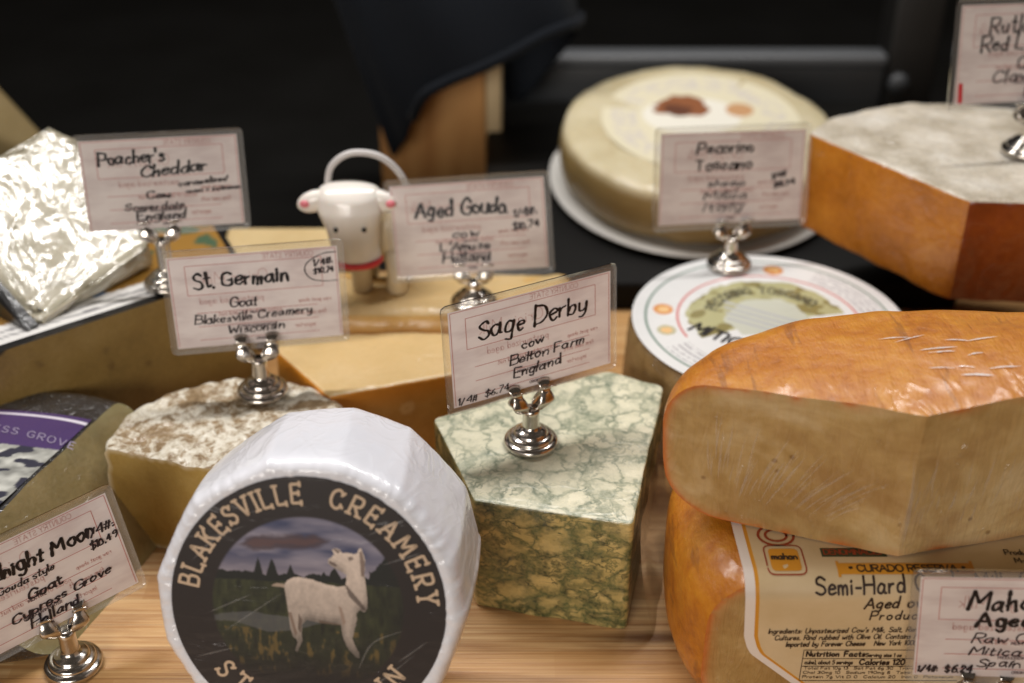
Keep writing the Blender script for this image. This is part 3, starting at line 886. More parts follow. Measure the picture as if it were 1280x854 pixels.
bmesh.ops.bisect_plane(b2, geom=list(b2.verts) + list(b2.edges) + list(b2.faces), dist=1e-6, plane_co=co, plane_no=nrm, clear_outer=True); b2.to_mesh(me); b2.free()
bm = bmesh.new(); ls, wd = text_lines('CYPRESS GROVE', .0050, .42, wscale=1.15, space=.7)
ribbons(bm, put(ls, -.2160 - wd, .5215), .0006, lambda x, y, l: Vector((x, y - 1.1 * max(0, x + .262) ** 1.35 * .9 + .006 * (x < -9), .0611 + l)), .0002)
b3 = part('label_lettering', bm, simple('label_white', lin(150, 138, 164), .5), t)

# ------------------------------------------------------------------ white paper-wrapped wheel leaning back
R0, TH = .0632, .0670
t = thing('paper_wrapped_cheese', 'round cheese in white paper with dark goat picture label', 'cheese', (-.0812, .378, .0795), (rad(90 - 17), 0, rad(-4)))
t.scale = (1.004, 1.004, 1.0)
bm = bmesh.new(); n = 360; rnd = random.Random(4)
ang = sorted((i + rnd.uniform(-.28, .28)) * 2 * pi / 13 for i in range(13))


def facet(a, amt):
    a %= 2 * pi
    for i in range(len(ang)):
        a0 = ang[i]; a1 = ang[(i + 1) % len(ang)] + (2 * pi if i == len(ang) - 1 else 0)
        for s_ in (0, 2 * pi):
            if a0 <= a + s_ < a1:
                mid, half = (a0 + a1) / 2, (a1 - a0) / 2
                return 1 + amt * (cos(half) / cos(a + s_ - mid) - 1)
    return 1


prof = [(.0500, .0006), (.0535, .0010), (.0560, .0017), (.0582, .0020), (.0600, .0014), (.0614, 0), (.0624, -.002), (.0630, -.0045)] + [(.0632 + .0010 * sin(pi * q / 14), -.0045 - (TH - .010) * q / 14) for q in range(1, 15)] + [(.0622, -TH + .002), (.0596, -TH + .0004), (.055, -TH), (.03, -TH), (.0, -TH)]
rings = []
for q, (r, z) in enumerate(prof):
    ring = []
    for i in range(n):
        a = 2 * pi * i / n; amt = max(0, min(1, (r - .052) / .008)) * .72
        rr = r * facet(a + z * 1.6, amt)
        pl = noise.fractal(Vector((cos(a) * 9, sin(a) * 9, z * 60)), 1, 2, 3) * .00022 * (1 if q > 4 else .6)
        pl2 = abs(noise.noise(Vector((cos(a) * 14 + 5, sin(a) * 14, r * 130)))) * .0012 * (1 if 1 <= q <= 7 else .15)
        ring.append(bm.verts.new(((rr + pl) * cos(a), (rr + pl) * sin(a), z + pl2 - .0006)) if r > 1e-6 else None)
    if r <= 1e-6: c0 = bm.verts.new((0, 0, z)); ring = [c0] * n
    rings.append(ring)
for A, B in zip(rings, rings[1:]):
    for i in range(n):
        j = (i + 1) % n
        if B[i] is B[j]: bm.faces.new((A[j], A[i], B[i]))
        else: bm.faces.new((A[j], A[i], B[i], B[j]))
k = Mat('white_wrap')
a = k.noise(k.obj((16, 16, 16)), 1., 2, .5, 1.); b = k.noise(k.obj((46, 46, 22)), 1., 2, .5, 2.2)
rid = k.math('POWER', k.math('SUBTRACT', 1., k.math('MULTIPLY', k.math('ABSOLUTE', k.math('SUBTRACT', b, .5)), 2.)), 8.)
hh = k.math('ADD', a, k.math('MULTIPLY', rid, .17))
k.bs(Base_Color=k.mix(k.math('MULTIPLY', a, .5), lin(236, 237, 243), lin(222, 224, 234)), Roughness=.5, Normal=k.bump(hh, .0005), Subsurface_Weight=.1, Subsurface_Radius=(1, 1, 1), Subsurface_Scale=.002,
     Coat_Weight=.8, Coat_Roughness=.14, Coat_Normal=k.bump(hh, .0014))
o = part('paper_wrap', bm, k.m, t, world=False); autosmooth(o, 50)

GB = [(105, 360), (112, 343), (125, 333), (145, 322), (170, 318), (230, 325), (300, 345), (350, 352), (384, 347), (389, 325), (390, 300), (368, 288), (340, 275), (318, 264), (306, 252), (310, 238), (326, 226), (336, 216), (326, 196), (340, 190), (360, 196), (374, 209), (398, 208), (428, 212), (442, 206), (444, 192), (456, 183), (466, 205), (476, 235), (472, 300), (478, 350), (484, 400), (482, 440), (470, 456), (450, 446), (432, 462), (436, 490), (424, 530), (414, 572), (426, 602), (443, 630), (446, 655), (432, 652), (402, 626), (384, 600), (368, 560), (362, 515), (320, 514), (262, 508), (204, 500), (184, 520), (180, 560), (184, 590), (172, 612), (158, 640), (148, 635), (160, 600), (156, 585), (140, 575), (128, 540), (122, 480), (114, 420)]


def px6(P): return [((330 + x / 3.647 - 388) / 172, (742 - (620 + y / 3.647)) / 148) for x, y in P]


def goatlabel(u, v):
    r = np.hypot(u, v); n = fnoise(u, v, 5); n2 = fnoise(u * .6 + 4, v * 2.2, 5); n3 = fnoise(u * 2, v * .8, 14)
    col = np.tile(srgb((34, 25, 23)), (len(u), 1))
    sky = np.outer(1 - np.clip(n2 * 1.6 - .45, 0, 1), srgb((66, 72, 104))) + np.outer(np.clip(n2 * 1.6 - .45, 0, 1), srgb((176, 168, 180)))
    sky = lay(sky, np.clip((.42 - v) * 3, 0, .7), srgb((178, 166, 172)))
    cd = 1 - np.abs(v - .50 - .10 * (u + .2) - .05 * (fnoise(u * 2 + 7, v, 6) - .5)) / .075 - np.clip(np.abs(u + .16) - .22, 0, 9) * 7 - .5 * (fnoise(u * 1.5, v * 4, 7) - .4)
    sky = lay(sky, np.clip(cd * 2.2, 0, .9), srgb((76, 60, 66))); sky = lay(sky, np.clip((cd - .55) * 3, 0, .5), srgb((104, 72, 68)))
    land = np.outer(np.clip(n3 * 1.1, .1, 1), srgb((62, 66, 38))); land = lay(land, np.clip((-.12 - v) * 1.6 * (.6 + n), 0, .9), srgb((20, 18, 12)))
    land = lay(land, np.clip((n3 - .62) * 5, 0, .6) * (v < -.18), srgb((120, 96, 48)))
    pond = (np.abs(v + .12 - .02 * np.sin(u * 9)) < .07 * np.clip(1.0 - np.abs(u + .3) * 1.5, 0, 1) * (.5 + n)); land = lay(land, pond * .45, srgb((108, 108, 112)))
    hor = .215 + .02 * fnoise(u, v * 0, 22)
    tree = hor + .06 * fnoise(u + 2, v * 0, 26) + .05 * (u > .45) + np.clip((u - .48) * 1.4, 0, .25)
    for cx, hh_, w_ in ((-.355, .155, .035), (-.255, .15, .045), (-.12, .11, .035), (.12, .06, .03), (.2, .09, .05)):
        tree = np.maximum(tree, hor + hh_ * np.clip(1 - np.abs(u - cx) / w_, 0, 1) ** .7)
    pic = np.where((v > tree)[:, None], sky, np.where((v > hor - .03)[:, None], srgb((20, 24, 20)) * np.ones((len(u), 1)), land))
    g = inpoly(u, v, px6(GB)); shade = np.clip(.62 + .9 * (v + .12) + .25 * (n3 - .5), .38, 1.0)
    gc = np.outer(shade, srgb((226, 208, 194)))
    below = sum(inpoly(u + dx, v + dy, px6(GB)).astype(float) for dx, dy in ((0, -.03), (.02, -.05), (-.02, -.05), (0, -.075), (.03, -.03))) / 5
    above = sum(inpoly(u + dx, v + dy, px6(GB)).astype(float) for dx, dy in ((0, .025), (-.02, .04), (.02, .04), (-.03, .02))) / 4
    gc = gc * (.50 + .50 * below)[:, None] * (1.16 - .16 * above)[:, None] * (.9 + .25 * (fnoise(u * 3, v * 3, 16) - .4))[:, None]
    pic = np.where(g[:, None], gc, pic)
    for P, cdk in (([(120, 470), (135, 470), (160, 560), (150, 570)], (120, 96, 80)), ([(168, 470), (184, 500), (176, 560), (164, 540)], (84, 66, 54)), ([(382, 340), (392, 345), (470, 430), (478, 445), (462, 445), (400, 390)], (60, 44, 38)),
                   ([(448, 200), (462, 200), (474, 250), (470, 310), (456, 300), (452, 240)], (96, 72, 62)), ([(330, 196), (344, 192), (366, 202), (352, 214)], (70, 50, 46)), ([(396, 226), (418, 222), (424, 234), (404, 240)], (70, 50, 46)), ([(312, 244), (336, 250), (352, 262), (340, 266), (316, 258)], (74, 52, 48)),
                   ([(260, 498), (320, 506), (362, 510), (362, 516), (262, 510)], (96, 76, 62)), ([(350, 430), (366, 440), (384, 500), (372, 520)], (150, 126, 110))):
        pic = lay(pic, inpoly(u, v, px6(P)) * .75, srgb(cdk))
    tail = inpoly(u, v, px6([(105, 350), (70, 348), (44, 360), (70, 364), (108, 366)])); pic = lay(pic, tail * .8, srgb((190, 168, 150)))
    fade = np.clip((-.36 - v) * 5, 0, 1); pic = lay(pic, fade, srgb((24, 18, 16)))
    pic = lay(pic, np.clip((u - .52) * 4, 0, 1) * (v < .42), srgb((24, 22, 19)))
    m = np.clip((.705 - r) * 60, 0, 1)
    return col * (1 - m[:, None]) + pic * m[:, None]


k = Mat('goat_label'); at_ = k.attr('paint')
fl = k.noise(k.obj((28, 60, 28), (0, 0, .6)), 1., 4, .5, 2.)
k.bs(Base_Color=at_.outputs['Color'], Roughness=.45, Coat_Weight=.28, Coat_Roughness=.14, Coat_Normal=k.bump(fl, .0009)); GOATL = k.m
lab_map = lambda x, y, l: Vector((x, y, .00175 + l))
paint_disc('picture_label', .0550, goatlabel, GOATL, t, lab_map, 190, 480)
bm = bmesh.new(); box(bm, 0, 0, 0, 0, 0, 0); bm.clear(); lathe(bm, [(.0550, .00175), (.0552, .0014), (.0551, -.001)], 200); part('label_edge', bm, simple('label_edge', lin(40, 30, 27), .5), t, world=False)
bm = bmesh.new()
TANL = simple('label_tan', lin(206, 180, 152), .5)
for nm_, L1 in (('arched_lettering', arc_text('BLAKESVILLE', .0078, .0444, 131.5, wscale=.86, span=79) + arc_text('CREAMERY', .0078, .0444, 41.5, wscale=.90, span=73)),
                ('lower_lettering', arc_text('ST. GERMAIN', .0078, .0408, 270.5, .30, True, wscale=.90, span=106))):
    bm = bmesh.new(); ribbons(bm, L1, .00118, lab_map, .00025, .002); part(nm_, bm, TANL, t, world=False)
CR = [[(.043, -.018), (.030, -.030), (.016, -.041), (.010, -.054)], [(.016, -.041), (.002, -.036), (-.012, -.037)], [(.010, -.054), (.004, -.046), (-.012, -.038)], [(-.040, -.004), (-.022, .005)], [(-.046, -.024), (-.030, -.019)], [(.030, .020), (.046, .026)], [(.024, .032), (.040, .040)], [(-.046, .018), (-.036, .028), (-.024, .034)], [(.048, -.012), (.036, -.022)], [(-.010, .006), (-.034, -.012)], [(.020, -.026), (.026, -.014), (.038, -.008)]]
for p in CR:
    bm = bmesh.new(); ribbons(bm, [catmull(p, 8)], .00060, lab_map, .0006, .001, vary=.8, taper=True); part('film_crease_glint', bm, CREASE_GLINT, t, world=False)

# ------------------------------------------------------------------ two orange-rinded pieces at the right
def orange_rind(name, seed):
    k = Mat(name); v = k.obj((1, 1, 1)); a = k.noise(v, 26 + seed, 5, .6, .6); b = k.noise(v, 160., 5, .65); cloth_ = k.noise(k.obj((900, 260, 300), (0, 0, .35)), 1., 2)
    c = k.ramp(k.math('ADD', k.math('MULTIPLY', a, .6), k.math('MULTIPLY', b, .4)), [(.34, lin(154, 86, 12)), (.46, lin(182, 110, 20)), (.58, lin(196, 128, 30)), (.72, lin(208, 148, 54))])
    cr = k.noise(k.obj((170, 22, 60), (0, 0, -.5)), 1., 3, .5, .3)
    c = k.mix(k.math('MULTIPLY', k.ramp(cr, [(.61, 0.), (.67, 1.)]), .5), c, lin(126, 74, 28))
    k.bs(Base_Color=c, Roughness=.5, Subsurface_Weight=.08, Subsurface_Radius=(1, .5, .2), Subsurface_Scale=.003, Normal=k.bump(k.math('ADD', k.math('ADD', b, k.math('MULTIPLY', cr, -.8)), k.math('MULTIPLY', cloth_, .4)), .0008))
    k.film(.38, .2, (45, 14, 30), (0, 0, .5), .0008); return k.m


def orange_paste(name, dark):
    k = cheese(name, [(156, 121, 66), (186, 153, 98), (206, 180, 134)], 9, .42, .15, dict(weight=1., rough=.12, scale=(210, 210, 34), rot=(0, .35, 0), dist=.0016))
    lf = k.noise(k.obj((17, 17, 27), (0, .3, 0)), 1., 4, .6, .8); k.c = k.mix(k.ramp(lf, [(.36, .45), (.52, 0.)]), k.c, lin(132, 84, 30)); k.c = k.mix(k.ramp(lf, [(.52, 0.), (.70, .6)]), k.c, lin(214, 190, 150))  # pale noise patches put film glare into the paste colour
    ho = k.n('ShaderNodeTexVoronoi', {'feature': 'F1'}, Vector=k.obj((1, 1, 1)), Scale=85., Randomness=1.); hm = k.math('MULTIPLY', k.ramp(ho.outputs[0], [(.07, 1.), (.13, 0.)]), k.ramp(k.noise(k.obj((30,) * 3), 1., 1), [(.52, 0.), (.56, 1.)]))
    k.c = k.mix(k.math('MULTIPLY', hm, .6), k.c, lin(104, 66, 24))
    st = [(.0, 0.), (.10, .3), (.26, .8), (.55, 1.)]
    k.bs(Base_Color=RINDC(k, st, (192, 96, 26))); return k.m


t = thing('orange_rind_cheese', 'film wrapped orange rind wedge lying on the labelled piece', 'cheese', (.18, .44, .082))
bm = bmesh.new(); loft(bm, superellipse(.194, .424, .131, .0700, 2.3, 320), .0832, .1485, .022, .026, 9, dome=.007, caps=(1, .97, .92, .85, .75, .6, .4, .2))
[setattr(v.co, 'z', v.co.z + max(0, v.co.y - .405) * .11 * max(0, min(1, (v.co.z - .10) / .045))) for v in bm.verts]
roughen(bm, .0018, 22, 3, 21); kd = kd_of(bm); RINDTREE = BVHTree.FromBMesh(bm)
for q in ((.1600, .4030), (.0735, .4320)), ((.1600, .4030), (.2170, .4165)):
    d = (Vector((*q[1], 0)) - Vector((*q[0], 0))).normalized(); nm = Vector((d.y, -d.x, 0)); nm = -nm if nm.y > 0 else nm
    cut(bm, (*q[0], .11), nm, 1)
split_parts(bm, {0: ('rind', orange_rind('orange_rind', 0)), 1: ('cut_face', orange_paste('orange_paste', 0))}, t, kd)
rnd = random.Random(11)
for q, sp_ in (((.0735, .4320), 0), ((.2170, .4165), 1)):          # film stretch lines over both cut faces, highlights painted as pale ribbons
    a_ = Vector((.16, .403, 0)); d_ = (Vector((*q, 0)) - a_).normalized(); n_ = Vector((-d_.y, d_.x, 0)); n_ = -n_ if n_.y > 0 else n_
    fmp = lambda u, z, l: a_ + d_ * u + n_ * (l + .0004) - Vector(t.location) + Vector((0, 0, z))
    for i in range(60 if sp_ == 0 else 24):
        if sp_ == 0:
            f_ = rnd.random(); u = .081 - .056 * f_; z = .0915 + .006 * (1 - f_) + rnd.uniform(0, .016) + (.006 if u > .07 else 0); an = rad(92 - 52 * f_ + rnd.uniform(-5, 5)); ln = rnd.uniform(.010, .026)
            du, dz = -cos(an), sin(an)
        else:
            u = .0015 + .055 * rnd.random() ** 1.8; z = .094 + rnd.uniform(0, .022); an = rad(96 + rnd.uniform(-9, 9)); ln = rnd.uniform(.006, .018); du, dz = -cos(an), sin(an)
        L_ = catmull([(u, z), (u + du * ln * .5 + .0003, z + dz * ln * .5), (u + du * ln, z + dz * ln)], 6)
        bm = bmesh.new(); ribbons(bm, [L_], rnd.uniform(.0003, .0008), fmp, .0001, .0008, vary=.6, taper=True); part('film_crease_glint', bm, CREASE_GLINT, t, world=False)

for i in range(3):                                      # film gathered along the corner of the two cut faces, highlights painted as pale ribbons
    fm3 = lambda u, z, l: Vector((.16 + u, .4022 - l, z)) - Vector(t.location)
    bm = bmesh.new(); ribbons(bm, [catmull([(.0005 - i * .0012, .088), (.0009 - i * .0006, .106 + .004 * i), (-.0003 - i * .001, .128 + .005 * i)], 8)], .0009 - .0002 * i, fm3, .0002, .001, vary=.6, taper=True); part('film_crease_glint', bm, CREASE_GLINT, t, world=False)
for i in range(12):                                     # glints painted as short bright ribbons over the rind film
    x0, y0 = rnd.uniform(.150, .192), rnd.uniform(.425, .455); an = rad(rnd.uniform(-12, 22)); ln = rnd.uniform(.006, .016)
    zz = lambda x, y: RINDTREE.ray_cast(Vector((x, y, .3)), Vector((0, 0, -1)))[0].z
    bm = bmesh.new(); ribbons(bm, [catmull([(x0, y0), (x0 + cos(an) * ln / 2, y0 + sin(an) * ln / 2 + .0005), (x0 + cos(an) * ln, y0 + sin(an) * ln)], 6)], rnd.uniform(.0005, .0011), lambda x, y, l: Vector((x, y, zz(x, y) + .0004 + l)) - Vector(t.location), .0001, .0008, vary=.8, taper=True)
    part('film_crease_glint', bm, GLINT, t, world=False)

t = thing('labelled_cheese', 'orange rind piece with cream printed label under the top wedge', 'cheese', (.19, .44, 0))
bm = bmesh.new(); loft(bm, superellipse(.206, .440, .1345, .080, 3.0, 320), .0003, .0800, .024, .026, 9, caps=(1, .97, .92, .85, .75, .6, .4, .2))
roughen(bm, .0010, 22, 3, 33, sel=lambda c: c.z < .074); kd = kd_of(bm)
cut(bm, (.2, .3922, .04), (0, -1, 0), 1)
split_parts(bm, {0: ('rind', orange_rind('orange_rind_dark', 5)), 1: ('cut_face', orange_paste('orange_paste_dark', 1))}, t, kd)
zT, RB, yF = .0820, .010, .3876; LB = pi * RB / 2


def wrapmap(x, s, l):
    if s < -LB / 2: p, nn_ = (x, yF, zT - RB + (s + LB / 2)), (0, -1, 0)
    elif s > LB / 2: p, nn_ = (x, yF + RB + (s - LB / 2), zT), (0, 0, 1)
    else:
        a = (s + LB / 2) / RB; p, nn_ = (x, yF + RB - RB * cos(a), zT - RB + RB * sin(a)), (0, -cos(a), sin(a))
    return Vector(p) + Vector(nn_) * l


def strip_mesh(bm, xl, xr, s0, s1, lift, ns=70, nx=24):
    rows = []
    for j in range(ns + 1):
        s = s0 + (s1 - s0) * j / ns; a, b = xl(s), xr(s)
        rows.append([bm.verts.new(wrapmap(a + (b - a) * i / nx, s, lift)) for i in range(nx + 1)])
    for A, B in zip(rows, rows[1:]):
        for i in range(nx): bm.faces.new((A[i], A[i + 1], B[i + 1], B[i]))


LX = [(-.090, .156), (-.0583, .1240), (-.0370, .1005), (-.0330, .0985), (-.0269, .0967), (-.0031, .0951), (.0158, .0946), (.0400, .0941)]
lx = lambda s: float(np.interp(s, [q[0] for q in LX], [q[1] for q in LX]))
k = Mat('label_cream'); k.bs(Base_Color=k.ramp(k.noise(k.obj((40,) * 3), 1.), [(.3, lin(198, 172, 130)), (.7, lin(212, 188, 150))]), Roughness=.4, Coat_Weight=.6, Coat_Roughness=.15, Coat_Normal=k.bump(k.noise(k.obj((50, 50, 120)), 1., 3), .0015)); LC = k.m
k = Mat('label_border'); k.bs(Base_Color=lin(226, 214, 204), Roughness=.4, Coat_Weight=.6, Coat_Roughness=.15); LW = k.m
OCH = simple('label_ochre', lin(206, 140, 40), .4); LINK = simple('label_ink', lin(48, 30, 20), .5); LGR = simple('label_green', lin(62, 66, 40), .5); LRD = simple('label_red', lin(150, 60, 30), .5)
bm = bmesh.new(); strip_mesh(bm, lx, lambda s: lx(s) + .0042, -.076, .040, .0003); part('label_border', bm, LW, t)
bm = bmesh.new(); strip_mesh(bm, lambda s: lx(s) + .0042, lambda s: lx(s) + .0058, -.076, .040, .0003); part('label_stripe', bm, OCH, t)
bm = bmesh.new(); strip_mesh(bm, lambda s: lx(s) + .0058, lambda s: .335, -.076, .040, .0003, nx=60); part('label_paper', bm, LC, t)
bm = bmesh.new(); RW = lambda L, w_, lift=.0006: ribbons(bm, L, w_, wrapmap, lift, .002)


def wtext(txt, x, s, h, w_, track=.18, seed=1, rot=0.0, x1=None, **kw):
    ls, wd = text_lines(txt, h, track, seed=seed, **kw)
    if x1: f = (x1 - x) / wd; ls = [[(a * f, b) for a, b in pl] for pl in ls]
    RW(put(ls, x, s, rot), w_)


wtext("Semi-Hard Cow's Milk Cheese", .1241, -.0042, .0068, .0010, .20, jit=.05, rot=.03, space=.5)
wtext('Aged over 5 months', .1444, -.0109, .0054, .0009, .20, jit=.05, rot=.03, slant=.12, space=.5)
wtext('Product of Spain', .1477, -.0172, .0046, .0007, .32, jit=.04, rot=.03, slant=.1, space=.6)
wtext("Ingredients: Unpasteurized Cow's Milk, Salt, Rennet", .1066, -.0250, .0027, .00042, .16, rot=.02, slant=.15, space=.5, x1=.172)
wtext('Cultures. Rind rubbed with Olive Oil. Contains Milk', .1096, -.0288, .0027, .00042, .16, rot=.02, slant=.15, space=.5, x1=.172)
wtext('Imported by Forever Cheese | New York 10001', .1147, -.0325, .0027, .00046, .16, rot=.02, slant=.15, space=.5, x1=.170)
wtext('Nutrition Facts', .1240, -.0381, .0028, .0007, .24, space=.6); wtext('Serving size 1 oz', .149, -.0384, .0020, .0004, .14)
wtext('cube), about 5 servings', .1238, -.0427, .0022, .00040, .14, x1=.144); wtext('Calories 120', .147, -.0430, .0030, .0007, .20)
for i, s_ in enumerate((-.0458, -.0484, -.0510)): wtext(['Total Fat 10g 13% Sat Fat 6g 30% Trans Fat 0g Sodium', 'Chol 30mg 10% Sodium 190mg 8% Total Carb 0g Fiber', 'Protein 7g Vit D 0% Calcium 20% Iron 0% Potassium'][i], .1238, s_, .0015, .00024, .16, x1=.188)
RW([[(.1226, -.0345), (.1226, -.0526), (.19, -.0526)], [(.1226, -.0345), (.19, -.0345)], [(.1226, -.0395), (.19, -.0395)], [(.1226, -.0440), (.19, -.0440)]], .0003)
wtext('A PASSION FOR CHEESE', .1361, -.0575, .0030, .0005, .3, space=.7)
wtext('Produced', .2054, .0150, .0030, .0005); wtext('M-13 001', .2080, .0100, .0030, .0005); wtext('MAHON', .212, .0055, .0030, .0005)
part('label_text', bm, LINK, t)
bm = bmesh.new()   # ochre scroll, square seal, round seal, green strip
strip_mesh(bm, lambda s: .1343, lambda s: .1890, .0040, .0098, .0005, 6, 20); strip_mesh(bm, lambda s: .1335, lambda s: .1347, .0028, .0110, .00055, 6, 2); strip_mesh(bm, lambda s: .1886, lambda s: .1898, .0028, .0110, .00055, 6, 2)
part('label_scroll', bm, OCH, t)
bm = bmesh.new(); P = [wrapmap(.1130 + a, .0125 + b, .0005) for a, b in round_poly([(-.0062, -.0070), (.0062, -.0070), (.0062, .0062), (-.0062, .0062)], .002, 40)]
bm.faces.new([bm.verts.new(p) for p in P]); part('square_seal', bm, OCH, t)
bm = bmesh.new(); RW([[(.1130 + .0079 * x_, .0122 + .0084 * y_) for x_, y_ in round_poly([(-1, -1), (1, -1), (1, 1), (-1, 1)], .35, 40)]], .0006); wtext('DENOMINACION', .1300, .0150, .0032, .0005, .12, seed=3)
RW([[(.1118 + .0075 * cos(a), .0270 + .0062 * sin(a)) for a in np.linspace(0, 2 * pi, 40)], [(.1118 + .0045 * cos(a), .0270 + .0036 * sin(a)) for a in np.linspace(0, 2 * pi, 30)]], .0011)
part('seal_ring', bm, LRD, t)
bm = bmesh.new(); strip_mesh(bm, lambda s: .1288, lambda s: .1560, .0138, .0192, .0004, 4, 8); part('green_strip', bm, LGR, t)
bm = bmesh.new(); wtext('mahon', .1078, .0122, .0034, .0008, .12, x1=.1182); part('seal_lettering', bm, LINK, t)
bm = bmesh.new(); wtext('* CURADO RESERVA *', .1385, .0052, .0034, .0007, .14, x1=.186); part('scroll_lettering', bm, LINK, t)

# ------------------------------------------------------------------ round wheel with printed label (right of centre)
CX, CY, CZ = .1438, .6135, .0700
t = thing('round_cheese_wheel', 'brown rind wheel with round white printed label on top', 'cheese', (CX, CY, 0))
bm = bmesh.new(); lathe(bm, [(0, .0003), (.062, .0003), (.072, .003), (.0775, .012), (.0800, .030), (.0798, .048), (.0785, .060), (.0768, .0660), (.0745, .0685), (.070, .0692), (0, .0692)], 200, CX, CY)
roughen(bm, .0010, 60, 3, 8)
k = cheese('brown_rind', [(104, 80, 46), (136, 108, 66), (162, 134, 90)], 60, .5, .08, dict(weight=.7, rough=.2, scale=(60, 60, 60), dist=.002)); part('rind', bm, k.m, t)


def mitlabel(u, v):
    r = np.hypot(u, v); a = np.degrees(np.arctan2(v, u)) % 360; n = fnoise(u, v, 8); h = vnoise(u * 1.0, v, 40)
    col = np.tile(srgb((226, 226, 224)), (len(u), 1))
    col = lay(col, (np.abs(r - .90) < .010), srgb((120, 142, 130)))
    col = lay(col, (np.abs(r - .665) < .009) & ((a < 200)), srgb((206, 120, 116)))
    # small print round the ring
    col = lay(col, (r > .69) & (r < .87) & ((a > 205) | (a < 55)) & (np.sin(r * 140) > .2) & (vnoise(u, v, 46) > .35), srgb((178, 176, 178)))
    for aa, cc_, ri in ((168, (216, 142, 72), .075), (190, (190, 184, 150), .07), (78, (216, 142, 72), .075), (97, (176, 168, 130), .06)):
        cx, cy = .775 * cos(rad(aa)), .775 * sin(rad(aa)); col = lay(col, np.hypot(u - cx, v - cy) < ri, srgb(cc_))
        col = lay(col, (np.hypot(u - cx, v - cy) < ri * .6) & (n > .5), srgb((232, 190, 130)))
    # olive map / leaf crescent
    rr = r + .10 * (n - .5)
    cres = (rr < .58) & (rr > .25) & (a > 10) & (a < 205); col = lay(col, cres * .9, srgb((172, 168, 112)))
    col = lay(col, cres & (vnoise(u, v, 15) > .6), srgb((136, 126, 74)))
    col = lay(col, (rr < .30) & (v > -.2), srgb((196, 198, 182)))
    col = lay(col, (np.abs(u * .5 + v * .86 + .02) < .16) & (u > -.3) & (u < .5) & (np.sin((u * .5 + v * .86) * 90) > .3) & (r < .5), srgb((178, 180, 182)))
    return col


lm = lambda x, y, l: Vector((x, y, .0706 + l))
paint_disc('printed_label', .0765, mitlabel, painted('wheel_print', .4, .7, .0012, 70), t, lm, 150, 420)
bm = bmesh.new(); L1 = arc_text('PECORINO TOSCANO', .0068, .030, 95, .16, wscale=.8); ribbons(bm, L1, .0011, lm, .0003, .002); part('label_arc_text', bm, simple('arc_ink', lin(92, 88, 66), .5), t, world=False)
bm = bmesh.new(); ls, wd = text_lines('MITICA', .0092, .22, jit=.12, seed=5); ribbons(bm, put(ls, -.046, -.010, rad(-40)), .0017, lm, .0004, .002); part('hand_lettering', bm, INK, t, world=False)

# ------------------------------------------------------------------ orange third of a wheel on top of it (far right)
t = thing('orange_cheese_wedge', 'tall orange wedge with floury white top behind the round label', 'cheese', (.27, .69, .0712))
P = [(.2495, .6330), (.40, .6240), (.42, .71), (.35, .762), (.29, .778), (.2515, .777), (.22, .766), (.197, .750), (.1804, .7290)]
bm = bmesh.new(); loft(bm, round_poly(P, [.008, .01, .03, .03, .03, .03, .03, .02, .006], 320), .0712, .1350, .0025, .003, 5, caps=(1, .96, .9, .82, .74, .66, .5, .3, .15)); roughen(bm, .0012, 40, 3, 17)
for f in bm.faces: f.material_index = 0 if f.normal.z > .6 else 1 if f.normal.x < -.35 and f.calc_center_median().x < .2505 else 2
k = cheese('floury_rind', [(150, 138, 116), (194, 184, 166), (220, 214, 202)], 34, .65, .1, dict(weight=.6, rough=.2, scale=(45, 45, 45), dist=.002), bump=.0015); FL = k.m
k = cheese('orange_cut', [(142, 80, 10), (178, 108, 20), (200, 134, 44)], 24, .42, .15, dict(weight=.8, rough=.2, scale=(30, 30, 60), rot=(0, .6, 0), dist=.0012)); OC = k.m
DR = cheese('shaded_side_rind', [(104, 40, 6), (128, 56, 10), (150, 76, 20)], 18, .38, .1, dict(weight=.8, rough=.2, scale=(40, 40, 30), dist=.0012)).m  # right face has shade painted into its colour; the back is rind
split_parts(bm, {0: ('floury_top', FL), 1: ('cut_face', OC), 2: ('rind', DR)}, t)  # the rind part includes the right face with its painted shade

# ------------------------------------------------------------------ cream wheel on a white plate at the back
TI = .1142; ctr = Vector((.135, .8656, .0828))
t = thing('cream_cheese_wheel', 'large cream wheel with blurred picture label at the back', 'cheese', ctr, (TI, 0, 0))
bm = bmesh.new(); lathe(bm, [(0, -.0415), (.088, -.0415), (.096, -.038), (.0995, -.030), (.1000, -.018), (.0992, -.008), (.0975, -.0032), (.0950, -.0010), (.088, 0), (0, 0)], 160)
roughen(bm, .0015, 30, 3, 41)
k = cheese('cream_rind', [(178, 162, 124), (196, 184, 150), (206, 196, 168)], 22, .5, .15, dict(weight=.5, rough=.25, scale=(30, 30, 30), dist=.001)); zz = k.n('ShaderNodeSeparateXYZ', Vector=k.obj()).outputs[2]; k.bs(Base_Color=k.mix(k.ramp(k.math('MULTIPLY', k.math('ADD', zz, .02), 50.), [(.55, 1.), (.9, 0.)]), k.c, lin(150, 128, 82)))  # sides mixed to tan, painting their shade into the rind colour
part('rind', bm, k.m, t, world=False)


def peclabel(u, v):
    r = np.hypot(u, v); n = fnoise(u, v, 6)
    col = np.tile(srgb((216, 208, 180)), (len(u), 1))
    col = lay(col, (np.abs(r - .78) < .13) * (vnoise(u, v, 22) > .5) * .45, srgb((186, 180, 186)))
    col = lay(col, np.hypot(u + .08, (v - .08) * 1.3) < .5, srgb((226, 222, 208)))
    col = lay(col, np.hypot(u + .16 + .1 * (n - .5), (v - .27) * 1.3) < .30 * (n + .5), srgb((136, 84, 52)))
    col = lay(col, np.hypot(u + .20, v - .20) < .14 * (n + .5), srgb((96, 58, 40)))
    col = lay(col, np.hypot(u - .42, v - .2) < .14, srgb((190, 146, 104)))
    return col


